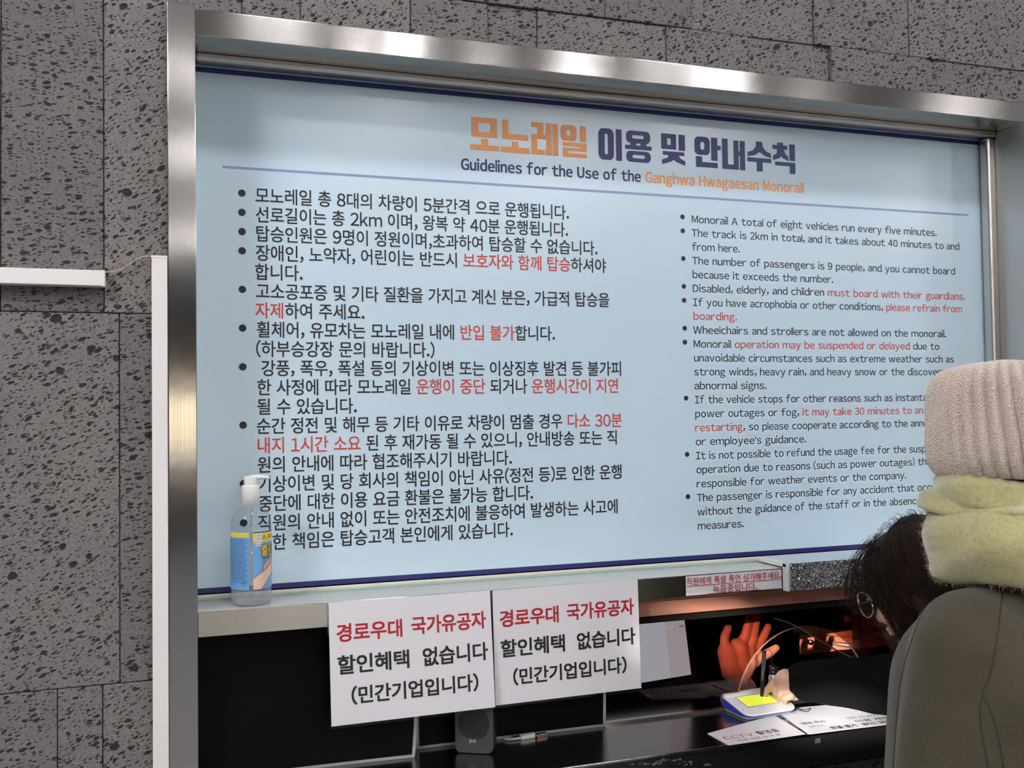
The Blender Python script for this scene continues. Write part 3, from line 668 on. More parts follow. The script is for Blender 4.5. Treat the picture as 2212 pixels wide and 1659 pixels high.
wtext("손, 피부 청결", aR[0] + .48, aR[1] - .2, zl1 - .013, .0092, INK, lab2, .012)
patch('white_box', aR[0] + .12, aR[0] + .42, zl1 - .0135, zl1 - .003, PAPER, r1 + .00025, lab2); patch('white_box', aR[0] + .12, aR[0] + .42, zl1 - .0245, zl1 - .0145, PAPER, r1 + .00025, lab2)
wtext("사용량", aR[0] + .15, aR[0] + .39, zl1 - .0075, .003, INK, lab2, 0, r1 + .0005); wtext("500ml", aR[0] + .15, aR[0] + .39, zl1 - .0120, .003, INK, lab2, 0, r1 + .0005); wtext("MADE IN", aR[0] + .15, aR[0] + .39, zl1 - .0185, .0028, INK, lab2, 0, r1 + .0005); wtext("KOREA", aR[0] + .15, aR[0] + .39, zl1 - .0228, .0028, INK, lab2, 0, r1 + .0005)
wtext("클", aR[0] + .42, aR[0] + .78, zl1 - .0405, .0215, INK, lab2, .07, r1 + .0003); wtext("클", aR[0] + .42, aR[0] + .78, zl1 - .0405, .0215, LY, lab2, .03, r1 + .0006)
wtext("린앤", aR[0] + .84, aR[0] + 1.62, zl1 - .0405, .019, INK, lab2, .07, r1 + .0003); wtext("린앤", aR[0] + .84, aR[0] + 1.62, zl1 - .0405, .019, LY, lab2, .03, r1 + .0006)
wtext("Hand Sanitizer", aR[0] + .46, aR[1] - .3, zl1 - .0475, .0058, INK, lab2, .012); wtext("Alcohol Ethanol", aR[0] + .47, aR[1] - .5, zl1 - .0535, .0034, INK, lab2); wtext("Keep it fresh", aR[0] + .50, aR[1] - .5, zl1 - .0585, .0034, INK, lab2)
def wpoly(name, pts, m, r, par=lab2):     # pts: (fraction across label, height fraction)
    bm = nb(); P_ = [(aR[0] + (aR[1] - aR[0]) * x, zl0 + (zl1 - zl0) * z) for x, z in pts]
    f = bm.faces.new([bm.verts.new((x, 0, z)) for x, z in P_]); bmesh.ops.triangulate(bm, faces=bm.faces); bmesh.ops.subdivide_edges(bm, edges=bm.edges, cuts=4, use_grid_fill=True)
    for v_ in bm.verts: v_.co = wrap(r, v_.co.x, v_.co.z)
    return obj(name, bm, m, par)
arm = [(.0, .0), (.22, .0), (.40, .13), (.62, .25), (.80, .20), (.95, .30), (.97, .50), (.85, .62), (.78, .55), (.60, .46), (.42, .36), (.20, .28), (.0, .19)]
wpoly('drawn_hand', [(x, z) for x, z in arm], LS, r1 + .0003)
wpoly('drawn_hand', [(.25, .30), (.42, .38), (.62, .49), (.80, .58), (.80, .70), (.66, .64), (.45, .50), (.30, .44)], LS2, r1 + .00028)
def wline(pts):
    bm = nb(); tube(bm, [wrap(r1 + .0003, aR[0] + (aR[1] - aR[0]) * x, zl0 + (zl1 - zl0) * z) for x, z in [tuple(p)[:2] for p in catmull([(*q, 0) for q in pts], 5)]], .00035, 5); obj('outline', bm, INK, lab2)
wline([(.22, .0), (.40, .13), (.62, .25), (.78, .21)]); wline([(0, .19), (.2, .28), (.42, .36), (.6, .46), (.78, .56)]); wline([(.25, .30), (.30, .44), (.45, .50), (.66, .64), (.80, .70)]); wline([(.62, .25), (.60, .34), (.70, .42), (.80, .36)])

# ------------------------------------------------------------------ loudspeaker on the counter
sp = tag(empty('loudspeaker', (.487, .016, ZCT)), 'small dark grey loudspeaker with round grille standing on the steel counter', 'speaker')
sp.rotation_euler = (0, 0, math.radians(-28))
SW, SH, SD = .0715, .106, .040
bm = nb(); prism(bm, [Vector((x, -SD / 2, z)) for x, z in rrect(SW, SH, .011, 6, 0, SH / 2 + .001)], (0, .006, 0)); obj('front_face', bm, mat('speaker_grey', (.055, .053, .05), .5), sp, bev=.001)
bm = nb(); prism(bm, [Vector((x, -SD / 2 + .006, z)) for x, z in rrect(SW - .001, SH - .001, .011, 6, 0, SH / 2 + .001)], (0, SD - .006, 0)); obj('cabinet', bm, mat('speaker_black', (.012, .012, .012), .35), sp, bev=.002)
gz = .056; gr = .0275
bm = nb(); lathe(bm, [(.0005, .0006), (gr * .5, .0004), (gr * .9, .0), (gr, -.0008), (gr * 1.04, .0012), (gr * 1.06, .0)], seg=48)
for v_ in bm.verts: v_.co = Vector((v_.co.x, -SD / 2 - .0006 - v_.co.z, gz + v_.co.y))
gr_o = obj('grille', bm, mat('grille_black', (.006, .006, .006), .7), sp, smooth=True)
bm = nb()
for rr in range(1, 12):
    cnt = int(rr * 5.6)
    for k in range(cnt):
        a_ = 2 * PI * k / cnt + rr * .3; r_ = rr * gr / 12
        x, z = r_ * math.cos(a_), gz + r_ * math.sin(a_)
        quad(bm, [(x - .0005, -SD / 2 - .0016, z - .0005), (x + .0005, -SD / 2 - .0016, z - .0005), (x + .0005, -SD / 2 - .0018, z + .0005), (x - .0005, -SD / 2 - .0018, z + .0005)])
tag(obj('grille_holes', bm, mat('grille_dot', (.10, .097, .093), .4), gr_o), kind='stuff')
bm = nb()
for (x, z) in ((-.006, .0235), (.0005, .0235)):
    O = rrect(.0058, .0062, .0025, 4, x, z); I = rrect(.0026, .003, .001, 4, x, z); ov = [bm.verts.new((q[0], -SD / 2 - .0004, q[1])) for q in O]; iv = [bm.verts.new((q[0], -SD / 2 - .0004, q[1])) for q in I]
    for k in range(len(O)): bm.faces.new((ov[k], ov[(k + 1) % len(O)], iv[(k + 1) % len(O)], iv[k]))
box(bm, -.0085, -.0068, -SD / 2 - .0005, -SD / 2 - .0003, .0190, .0265); box(bm, .0022, .0035, -SD / 2 - .0005, -SD / 2 - .0003, .0205, .0275)
obj('emblem', bm, mat('emblem_grey', (.35, .34, .33), .4), sp)
bm = nb(); lathe(bm, [(.0003, 0), (.0011, .0001)], seg=12)
for v_ in bm.verts: v_.co = Vector((v_.co.x, -SD / 2 - .0003, .0095 + v_.co.y))
obj('status_lamp', bm, BLACK, sp)
bm = nb(); box(bm, -.028, .028, -SD / 2 + .004, SD / 2 - .002, .0, .003); obj('foot', bm, BLACK, sp)

# plug and lead on the counter
t = tag(empty('charger_plug', (.60, .035, ZCT)), 'small white plug with lead lying on the counter right of the loudspeaker', 'plug')
a = atz(1140, 1590, ZCT + .004)
bm = nb(); vs = box(bm, -.016, .014, -.006, .006, -.0038, .0045); o = obj('plug_body', bm, WPL, t, bev=.0015); o.location = a - t.location; o.rotation_euler = (0, 0, .12)
bm = nb(); vs = box(bm, -.010, .012, -.005, .005, -.0038, .003); o = obj('plug_tip', bm, mat('copper', (.8, .5, .35), .25, 1), t, bev=.0008); o.location = atz(1168, 1587, ZCT + .004) - t.location; o.rotation_euler = (0, 0, .12)
bm = nb(); tube(bm, catmull([tuple(atz(*q)) for q in ((1128, 1588, ZCT + .005), (1108, 1590, ZCT + .004), (1094, 1582, ZCT + .006), (1088, 1574, ZCT + .005))]), .0012, 6); obj('lead', bm, BLACK, t, world=True)
bm = nb(); tube(bm, catmull([tuple(atz(*q)) for q in ((1128, 1594, ZCT + .003), (1105, 1597, ZCT + .003), (1090, 1596, ZCT + .003))]), .0022, 6); obj('lead', bm, WPL, t, world=True)

# ------------------------------------------------------------------ papers on the counter
def flat_sheet(name, corners, z, label, texts, group=None, cat='paper'):
    P4 = [atz(u, v, z) for u, v in corners]; o0 = P4[0]
    t = tag(empty(name, (o0.x, o0.y, z)), label, cat, group)
    bm = nb(); prism(bm, [Vector((p.x, p.y, z)) for p in P4], (0, 0, .0006)); obj('sheet', bm, PAPER, t, world=True)
    ex = (P4[1] - P4[0]).normalized(); ey = Vector((-ex.y, ex.x, 0)); 
    for s, x0, x1, y, size, m, off in texts:
        o = lettering('text_line', s, x0, x1, 0, y, size, m, t, None, off, None, lambda c: Vector((ex.x * c.x + ey.x * c.z, ex.y * c.x + ey.y * c.z, .0008)))
    return t
flat_sheet('counter_notice', [(1574, 1610.5), (1740, 1586), (1672, 1545), (1528, 1585)], ZCT + .0003, 'white sheet with red CCTV lettering on the counter, nearest the speaker side', [("CCTV", .012, .076, .028, .022, RED, .0), ("촬영중", .086, .135, .030, .021, INK, .012), ("안전 보호 안내 중", .03, .125, .012, .009, INK, .0)])
flat_sheet('price_sheet', [(1748, 1586.5), (1945, 1562), (1890, 1515), (1672, 1533)], ZCT + .0003, 'white price sheet with black and red print under the black sleeve', [("예매 취소", .020, .075, .052, .015, INK, .012), ("환불 불가", .060, .118, .010, .017, RED, .022), ("왕복 요금", .025, .056, .032, .012, INK, .0), ("대인 11,000원", .125, .21, .052, .014, INK, .0), ("이용 제한", .13, .21, .030, .015, INK, .012), ("할인 없음", .13, .20, .010, .014, RED, .022)])
a = atz(1755, 1500, ZCT + .0015); b = atz(1800, 1512, ZCT + .0015)
t = tag(empty('folded_leaflet', (a.x, a.y, ZCT)), 'small leaflet with a red heading lying behind the price sheet', 'leaflet')
obj('sheet', boxbm(-.012, .055, -.04, .03, .0012, .0020), PAPER, t); obj('red_heading', boxbm(-.010, .053, .004, .028, .0021, .0024), RED, t)
lettering('text_line', "승차권", -.002, .034, 0, -.018, .013, INK, t, None, .012, None, lambda c: Vector((c.x, c.z, .0025)))

# ------------------------------------------------------------------ signature pad, pen and cord
pc = Vector((1.102, .032, ZCT)); PROT = math.radians(4)
pad = tag(empty('signature_pad', pc, PROT), 'white electronic signature pad with lit yellow-green screen on the counter', 'signature pad')
PWd, PD = .128, .094
def padsec(y0, y1, zt0, zt1, inset, m, name, par=pad, zb0=.0, r=.018):
    """tilted slab: front low, back high"""
    bm = nb(); O = rrect(PWd - 2 * inset, (y1 - y0), r, 6, 0, (y0 + y1) / 2)
    lo = [bm.verts.new((x, y, zb0)) for x, y in O]; hi = [bm.verts.new((x, y, zt0 + (zt1 - zt0) * (y - y0) / (y1 - y0))) for x, y in O]
    bm.faces.new(lo[::-1]); bm.faces.new(hi)
    for k in range(len(O)): bm.faces.new((lo[k], lo[(k + 1) % len(O)], hi[(k + 1) % len(O)], hi[k]))
    return obj(name, bm, m, par, bev=.002)
padsec(-PD / 2 + .004, PD / 2 - .004, .006, .022, .003, mat('pad_grey', (.30, .30, .33), .4), 'base')
padsec(-PD / 2 + .001, PD / 2, .0085, .0255, .001, mat('pad_blue_trim', (.02, .045, .42), .3), 'blue_trim', zb0=.0055)
bm = nb(); O = rrect(PWd, PD + .004, .02, 6)
ztop = lambda y: .0118 + (.031 - .0118) * (y + PD / 2) / PD
lo = [bm.verts.new((x, y, ztop(y) - .0035)) for x, y in O]; hi = [bm.verts.new((x, y, ztop(y))) for x, y in O]; bm.faces.new(lo[::-1]); bm.faces.new(hi)
for k in range(len(O)): bm.faces.new((lo[k], lo[(k + 1) % len(O)], hi[(k + 1) % len(O)], hi[k]))
obj('top_cover', bm, mat('pad_white', (.72, .71, .74), .3), pad, bev=.002)
bm = nb(); tube(bm, [(-PWd / 2 + .004, PD / 2 - .010, .020), (PWd / 2 - .004, PD / 2 - .010, .020)], .0128, 20); obj('rear_barrel', bm, MATS['pad_white'], pad, smooth=True)
SCR = mat('pad_screen', (.55, .62, .06), .12); BS(SCR).inputs['Emission Color'].default_value = (.75, .85, .05, 1); BS(SCR).inputs['Emission Strength'].default_value = .55
def tq(x0, x1, y0, y1, o): return [(x0, y0, ztop(y0) + o), (x1, y0, ztop(y0) + o), (x1, y1, ztop(y1) + o), (x0, y1, ztop(y1) + o)]
bm = nb(); quad(bm, tq(-.041, .041, -.020, .026, .0003)); scf = obj('screen_bezel', bm, mat('pad_bezel', (.45, .46, .5), .3), pad)
bm = nb(); quad(bm, tq(-.038, .038, -.017, .023, .0006)); obj('screen', bm, SCR, pad)
bm = nb(); box(bm, -.03, -.005, -.035, -.026, ztop(-.030), ztop(-.030) + .0012); obj('button', bm, MATS['pad_white'], pad, bev=.0005)
tip = Vector(aty(1645, 1517, .048)); top_ = Vector(aty(1651, 1408, .048))
pen = tag(empty('stylus_pen', tip), 'black stylus pen held upright on the signature pad', 'pen')
bm = nb(); tube(bm, [tip + Vector((0, 0, .002)), tip + Vector((.0005, 0, .008)), tip + (top_ - tip) * .2, top_], [.0008, .0036, .0042, .0042], 14); obj('barrel', bm, BLACK, pen, world=True, smooth=True)
bm = nb(); tube(bm, [top_, top_ + Vector((0, 0, .002)), top_ + Vector((0, 0, .003))], [.0043, .0036, .001], 14); obj('end_cap', bm, BLACKG, pen, world=True, smooth=True)
bm = nb(); tube(bm, catmull([tuple(aty(*q)) for q in ((1652, 1405, .048), (1662, 1404, .05), (1667, 1413, .055), (1667, 1440, .058), (1666, 1465, .058))] + [tuple(aty(1670, 1495, .06))] + [tuple(atz(*q)) for q in ((1688, 1520, ZCT + .012), (1715, 1530, ZCT + .005), (1738, 1533, ZCT + .003), (1750, 1530, ZCT + .003), (1742, 1537, ZCT + .003), (1725, 1534, ZCT + .003))]), .0006, 6)
obj('cord', bm, BLACK, pen, world=True)

# ------------------------------------------------------------------ inside the booth
bm = nb()
box(bm, XJ - .3, 2.6, 2.3, 2.36, ZF, ZC); box(bm, XJ - .36, XJ - .3, .17, 2.36, ZF, ZC); box(bm, 2.6, 2.66, .17, 2.36, ZF, ZC)
tag(obj('wall_booth', bm, mat('booth_wall', (.10, .09, .085), .7)), kind='structure')
WD = wood('beech_light', (.80, .50, .31), (.88, .58, .37)); WDD = wood('wood_dark', (.20, .09, .06), (.27, .12, .08)); WDM = wood('wood_mid', (.50, .27, .17), (.56, .31, .20))
a = aty(1375, 1300, .026); b = aty(1375, 1334, .026); c = aty(1848, 1300, .026)
SAL = wood('salmon_veneer', (.40, .165, .105), (.46, .195, .13), .45)
t = tag(empty('sill_board', (1.0, .03, b.z)), 'long salmon wood board fixed directly below the steel sill above the service opening', 'board')
obj('front_edge', boxbm(.775, c.x, .026, .054, b.z, ZLB - .0005), SAL, t, world=True, bev=.001)
obj('dark_end', boxbm(c.x + .0005, c.x + .05, .030, .054, b.z, ZLB - .0005), mat('dark_bracket', (.06, .032, .02), .5), t, world=True)
obj('lower_rail', boxbm(.775, 1.75, .036, .052, b.z - .016, b.z - .0005), mat('dark_rail', (.010, .007, .006), .6, Specular_IOR_Level=.1), t, world=True)
a = aty(1822, 1345, .45); 
t = tag(empty('corner_shelf', (a.x, .45, a.z)), 'small lit beech shelf with chamfered corner deep inside the booth', 'shelf')
q = [aty(*p, yy) for p, yy in (((1785, 1330), .62), ((1850, 1322), .62), ((1865, 1337), .45), ((1824, 1338), .45))]
zq = aty(1824, 1330, .45).z
bm = nb(); prism(bm, [Vector((p.x, p.y, zq)) for p in q], (0, 0, -.017)); obj('board', bm, WD, t, world=True)
a = aty(1861, 1318, .40); b = aty(1882, 1412, .40)
t = tag(empty('booth_post', (a.x, .40, -.9)), 'dusty pink timber post beside the glasses wearer, inside the booth', 'post')
obj('post', boxbm(a.x, b.x, .40, .44, -1.0, a.z), mat('pink_board', (.42, .26, .26), .6), t, world=True)
obj('crosspiece', boxbm(b.x, b.x + .12, .40, .43, aty(1880, 1356, .4).z, aty(1880, 1322, .4).z), MATS['pink_board'], t, world=True)
# dark desk furniture
t = tag(empty('booth_cupboard', (1.95, .85, -1.0)), 'dark reddish cupboard behind the arched opening, right of the beech drawers', 'cupboard')
a = aty(1807, 1358, .85); b = aty(1853, 1358, .85)
for n_, x0, x1, z0, z1, y0 in (('side_panel', a.x, a.x + .018, -1.3, a.z, .85), ('top_panel', a.x, b.x + .1, a.z - .008, a.z + .004, .85), ('door', a.x + .02, b.x + .1, -1.3, a.z - .01, .865)):
    obj(n_, boxbm(x0, x1, y0, y0 + .25 if n_ != 'door' else y0 + .012, z0, z1), WDD, t, world=True)
obj('long_panel', boxbm(1.2, a.x, .98, 1.0, aty(1760, 1352, .98).z - .03, aty(1760, 1346, .98).z), WDD, t, world=True)
# beech drawer unit, turned toward the window
dc = aty(1725, 1365, .60); t = tag(empty('drawer_cabinet', (dc.x, .60, -1.25)), 'sunlit beech drawer cabinet with silver handle seen through the arched opening', 'cabinet')
t.rotation_euler = (0, 0, math.radians(-38)); hz = dc.z + 1.25
obj('body', boxbm(.004, .235, .016, .20, 0, hz - .004), WD, t, bev=.001); obj('top', boxbm(-.012, .245, -.012, .21, hz, hz + .016), WD, t, bev=.002)
dz = hz - .006; k = 0
while dz > .1:
    d = obj('drawer', boxbm(.002, .233, 0, .0155, dz - (.036 if k == 0 else .15), dz - .0015), WD, t, bev=.001)
    if k == 0:
        bm = nb(); lathe(bm, [(.0005, .006), (.007, .0055), (.0085, .003), (.0085, 0)], seg=20)
        for v_ in bm.verts: v_.co = Vector((.032 + v_.co.x, -v_.co.z, dz - .020 + v_.co.y))
        obj('lock', bm, mat('chrome', (.8, .8, .8), .2, 1), d, smooth=True)
        bm = nb(); tube(bm, catmull([(.095, 0, dz - .016), (.10, -.014, dz - .017), (.15, -.022, dz - .018), (.20, -.014, dz - .017), (.205, 0, dz - .016)]), .0062, 10); obj('handle', bm, mat('silver_handle', (.8, .8, .82), .3, .6), d, smooth=True)
    dz -= .038 if k == 0 else .152; k += 1
# monitor
mp_ = aty(1517, 1520, .185)
mon = tag(empty('monitor', (mp_.x - .165, .185, ZCT)), 'thin black monitor with grey ticketing screen behind the tinted glass', 'monitor')
mon.rotation_euler = (math.radians(-9), math.radians(-1.5), math.radians(4))
MW, MH, M0 = .33, .205, .012
bm = nb(); prism(bm, [Vector((x, 0, z)) for x, z in rrect(MW, MH, .008, 5, 0, M0 + MH / 2)], (0, .012, 0)); obj('casing', bm, BLACKG, mon, bev=.001)
MS = mat('monitor_screen', (.05, .05, .05), .2); BS(MS).inputs['Emission Color'].default_value = (.30, .62, .88, 1); BS(MS).inputs['Emission Strength'].default_value = 2.25
sx0, sx1, sz0, sz1 = -MW / 2 + .014, MW / 2 - .016, M0 + .024, M0 + MH - .012
bm = nb(); quad(bm, [(sx0, -.0006, sz0), (sx1, -.0006, sz0), (sx1, -.0006, sz1), (sx0, -.0006, sz1)]); scr = obj('screen', bm, MS, mon)
def ebox(name, x0, x1, z0, z1, col, st=2.0):
    m = mat('ui_%g_%g_%g' % col, (.05, .05, .05), .3); BS(m).inputs['Emission Color'].default_value = (*col, 1); BS(m).inputs['Emission Strength'].default_value = st
    bm = nb(); quad(bm, [(x0, -.0009, z0), (x1, -.0009, z0), (x1, -.0009, z1), (x0, -.0009, z1)]); return obj(name, bm, m, scr)
ebox('title_bar', sx0, sx1, sz1 - .018, sz1, (.22, .45, .72)); ebox('highlight_row', sx0 + .12, sx1 - .070, sz1 - .0385, sz1 - .030, (.10, .30, .70)); ebox('header_row', sx0 + .12, sx1 - .070, sz1 - .0295, sz1 - .021, (.40, .65, .80))
ebox('side_pane', sx1 - .052, sx1, sz0, sz1 - .018, (.31, .57, .78)); ebox('field_label', sx1 - .050, sx1 - .030, sz1 - .046, sz1 - .022, (.45, .55, .55)); ebox('field_label', sx1 - .050, sx1 - .030, sz1 - .066, sz1 - .059, (.45, .55, .55))
for s_, x0, x1, z in (("고객 안내 정전", sx1 - .118, sx1 - .080, sz1 - .014), ("인원", sx1 - .118, sx1 - .108, sz1 - .028), ("요금", sx1 - .10, sx1 - .088, sz1 - .028), ("총요금", sx1 - .082, sx1 - .072, sz1 - .028), ("인원", sx1 - .112, sx1 - .10, sz1 - .037), ("계", sx1 - .046, sx1 - .034, sz1 - .030), ("이용요금", sx1 - .048, sx1 - .032, sz1 - .037), ("환불", sx1 - .046, sx1 - .034, sz1 - .044), ("49,500", sx1 - .016, sx1 - .004, sz1 - .037), ("49,500", sx1 - .016, sx1 - .004, sz1 - .065)):
    lettering('screen_text', s_, x0, x1, -.0011, z, .0062, INK, scr, None, .012)
obj('stand', boxbm(-.05, .05, .012, .05, .0, .09), BLACK, mon, bev=.002)
# small black and white spray bottle behind the signing hand
a = aty(1673, 1500, .13); t = tag(empty('small_bottle', (a.x, .13, ZCT)), 'small clear bottle with black cap behind the signing hand', 'bottle')
bm = nb(); lathe(bm, [(.001, 0), (.012, .001), (.0125, .004), (.0125, .036), (.009, .040), (.009, .043)], seg=28); obj('body', bm, mat('bottle_pale', (.30, .30, .29), .2), t, smooth=True)
bm = nb(); lathe(bm, [(.0100, .042), (.0108, .043), (.0108, .049), (.0095, .0505), (.0108, .052), (.0108, .058), (.0095, .0595), (.0005, .060)], seg=28); obj('cap', bm, BLACKG, t, smooth=True)

# ------------------------------------------------------------------ person behind the glass: raised hand
HY = .175
def hp(x, y, dy=0): p = aty(1500 + x / 5.35, 1320 + y / 5.35, HY + dy); return p
sc_h = (hp(1000, 500) - hp(0, 500)).length / 1000      # metres per crop pixel at the hand
def fng(pts, rr):
    P_ = [hp(*p) for p in pts]; return [(P_[i], rr[i] * sc_h, P_[i + 1], rr[i + 1] * sc_h) for i in range(len(P_) - 1)]
caps = []
caps += fng([(350, 470), (350, 300), (392, 192)], [52, 46, 40]); caps += fng([(520, 420), (590, 280), (625, 120), (640, 40, .012)], [60, 48, 42, 36])
caps += fng([(640, 430), (680, 270), (715, 120), (730, 20, .012)], [60, 50, 43, 37]); caps += fng([(690, 480), (750, 370), (815, 265), (852, 182)], [56, 46, 42, 38])
caps += fng([(520, 740), (660, 610), (770, 530), (870, 478), (945, 425)], [80, 62, 52, 48, 38])
caps += fng([(380, 470), (430, 700), (500, 820)], [100, 105, 85]); caps += fng([(500, 440), (540, 600), (540, 800)], [110, 110, 90]); caps += fng([(620, 460), (620, 580), (560, 720)], [85, 95, 90])
wr = hp(560, 900, .01); caps += [(hp(520, 800), 88 * sc_h, wr, 62 * sc_h)]
el = wr + Vector((.0, .26, -.13)); sh = Vector((1.02, .66, -.36))
caps += [(wr, .030, el, .042), (el, .044, sh, .055), (sh, .075, sh + Vector((.28, .06, 0)), .075)]
hc = sh + Vector((.14, .03, .27))
trunk = [(sh + Vector((.03, .03, -.04)), .11, sh + Vector((.06, .03, -.50)), .12), (sh + Vector((.25, .03, -.04)), .11, sh + Vector((.22, .03, -.50)), .12), (sh + Vector((.14, .03, -.02)), .055, hc, .05),
         (sh + Vector((.06, .03, -.50)), .10, sh + Vector((.05, -.02, -.85)), .07), (sh + Vector((.22, .03, -.50)), .10, sh + Vector((.23, -.02, -.85)), .07), (sh + Vector((.05, -.02, -.85)), .065, Vector((sh.x + .05, .62, ZF + .06)), .045), (sh + Vector((.23, -.02, -.85)), .065, Vector((sh.x + .23, .62, ZF + .06)), .045),
         (sh + Vector((.28, .06, 0)), .055, sh + Vector((.34, .0, -.28)), .042), (sh + Vector((.34, .0, -.28)), .04, sh + Vector((.28, -.12, -.42)), .028)]
bx, by = sh.x + .14, sh.y + .03
pw = tag(empty('person', (bx, by, ZF)), 'ticket clerk behind the glass raising an open palm, green strap on the wrist', 'person')
obj('body', fuse(caps, [], .0028, 4), SKIN, pw, world=True)
b2 = fuse([(el, .046, sh, .062), (wr + (el - wr) * .22, .037, el, .050)] + [(p0, r0 + .012, p1, r1 + .012) for p0, r0, p1, r1 in trunk if r0 > .05 or r1 > .04], [], .009, 4)
obj('clothes', b2, FABB, pw, world=True)
obj('head', fuse([(hc, .06, hc + Vector((0, -.01, .10)), .08)], [(hc + Vector((0, -.01, .10)), (.078, .095, .115), None), (hc + Vector((0, -.105, .08)), (.012, .016, .02), None), (hc + Vector((.078, 0, .08)), (.012, .02, .03), None), (hc + Vector((-.078, 0, .08)), (.012, .02, .03), None)], .006, 3), SKIN, pw, world=True)
obj('hair', fuse([], [(hc + Vector((0, .015, .13)), (.086, .098, .10), None)], .007, 2), mat('hair_black', (.01, .009, .009), .5), pw, world=True)
# strap
GR = mat('strap_green', (.07, .50, .16), .5)
ax = (el - wr).normalized(); q = Vector((0, 0, 1)).rotation_difference(ax)
bm = nb(); lathe(bm, [(.0335, .006), (.0352, .008), (.0352, .024), (.0335, .026)], seg=40)
for v_ in bm.verts: v_.co = q @ v_.co + wr
obj('wrist_strap', bm, GR, pw, world=True, smooth=True)
bm = nb(); lathe(bm, [(.0325, .003), (.0345, .0035), (.0345, .006), (.0325, .0065)], seg=40)
for v_ in bm.verts: v_.co = q @ v_.co + wr
obj('strap_loop', bm, mat('strap_edge', (.7, .72, .72), .4), pw, world=True, smooth=True)

# ------------------------------------------------------------------ woman signing: black jacket, long dark hair, glasses
def face_head(name, c, R, parent, skin, s=1.0):
    """head with brow, nose, lips, ears; local x right, y forward, z up, eyes at z=0"""
    W = lambda x, y, z: c + R @ (Vector((x, y, z)) * s)
    rot = R
    E_ = [(W(0, -.01, .025), (.073 * s, .092 * s, .092 * s), rot), (W(0, .022, -.03), (.058 * s, .066 * s, .075 * s), rot), (W(0, .05, -.085), (.030 * s, .030 * s, .022 * s), rot),
          (W(.036, .058, -.030), (.024 * s, .022 * s, .022 * s), rot), (W(-.036, .058, -.030), (.024 * s, .022 * s, .022 * s), rot),
          (W(0, .078, .022), (.05 * s, .012 * s, .012 * s), rot),
          (W(0, .092, -.034), (.0135 * s, .014 * s, .011 * s), rot), (W(0, .084, -.056), (.021 * s, .009 * s, .0055 * s), rot), (W(0, .082, -.065), (.018 * s, .009 * s, .006 * s), rot),
          (W(.073, -.005, -.008), (.008 * s, .018 * s, .03 * s), rot), (W(-.073, -.005, -.008), (.008 * s, .018 * s, .03 * s), rot)]
    K = [(W(0, .080, .004), .006 * s, W(0, .097, -.032), .0095 * s), (W(0, -.02, -.05), .05 * s, W(0, -.045, -.15), .052 * s)]
    return K, E_, W
FY = math.radians(27); FP = math.radians(-20)
RB = (Matrix.Rotation(FY, 3, 'Z') @ Matrix.Rotation(FP, 3, 'X'))
cB = aty(1992, 1272, -.235)
K, E_, WB = face_head('b', cB, RB, None, SKIN)
wB = tag(empty('person', (1.40, -.36, ZF)), 'woman with long dark hair and round glasses leaning to sign at the counter', 'person')
neckB = WB(0, -.05, -.15)
shL = Vector((1.27, -.31, -.56)); shR = Vector((1.57, -.25, -.56)); chest = (shL + shR) / 2 + Vector((.03, -.03, -.1)); hipB = Vector((1.50, -.36, -1.0))
# arm: shoulder, elbow, wrist, curled hand with the index finger on the pad
elB = aty(1915, 1478, -.13); wrB = aty(1712, 1472, .020)
def hq(u, v, y): return aty(u, v, y)
px_m = 1 / 1180
fin = []
def ff(pts, rr):
    P_ = [hq(*p) for p in pts]
    for i in range(len(P_) - 1): fin.append((P_[i], rr[i], P_[i + 1], rr[i + 1]))
ff([(1716, 1466, .016), (1700, 1466, .026), (1690, 1467, .030)], [.0185, .0140, .0115]); ff([(1716, 1484, .012), (1702, 1486, .018)], [.0215, .0165]); ff([(1716, 1498, .006), (1702, 1499, .008)], [.0150, .0110])
ff([(1692, 1468, .032), (1668, 1478.5, .040), (1654.5, 1494, .047), (1647.5, 1519, .050)], [.0105, .0082, .0072, .0054])         # index
ff([(1697, 1484, .020), (1679, 1487, .030), (1676.5, 1498, .036), (1683, 1508, .038)], [.0105, .0080, .0070, .0058])         # middle, curled under
ff([(1702, 1495, .010), (1685.5, 1499, .016), (1684.5, 1509, .024), (1691, 1515, .028)], [.0100, .0076, .0066, .0056])         # ring
ff([(1708, 1503, -.002), (1695, 1509, .002), (1695.5, 1517, .010), (1702, 1520, .016)], [.0090, .0068, .0060, .0050])         # little
ff([(1706, 1470, .046), (1688, 1480, .064), (1668, 1490, .066), (1656, 1502, .060)], [.0120, .0090, .0078, .0060])         # thumb against the pen
bodycaps = [(wrB, .024, hq(1700, 1472, .02), .026), (wrB, .024, elB, .036), (elB, .038, shL, .048), (shL, .045, shR, .045), (neckB, .048, (shL + shR) / 2, .055), (chest, .08, hipB, .09), (hipB + Vector((-.08, 0, 0)), .07, Vector((1.42, -.36, -1.3)), .065), (hipB + Vector((.08, 0, 0)), .07, Vector((1.58, -.36, -1.3)), .065),
            (Vector((1.42, -.36, -1.3)), .065, Vector((1.42, -.37, ZF + .08)), .04), (Vector((1.58, -.36, -1.3)), .065, Vector((1.58, -.37, ZF + .08)), .04), (shR, .048, Vector((1.66, -.14, -.80)), .038), (Vector((1.66, -.14, -.80)), .038, Vector((1.55, .0, -.655)), .022), (Vector((1.55, .0, -.655)), .024, Vector((1.52, .06, -.655)), .018)]
SKB = mat('skin_b', (.56, .34, .24), .5, Subsurface_Weight=.1, Subsurface_Radius=(.01, .004, .002), Subsurface_Scale=.6)
obj('body', fuse(bodycaps + fin + K, E_, .0025, 2, 16), SKB, wB, world=True)
cuffd = (elB - wrB).normalized()
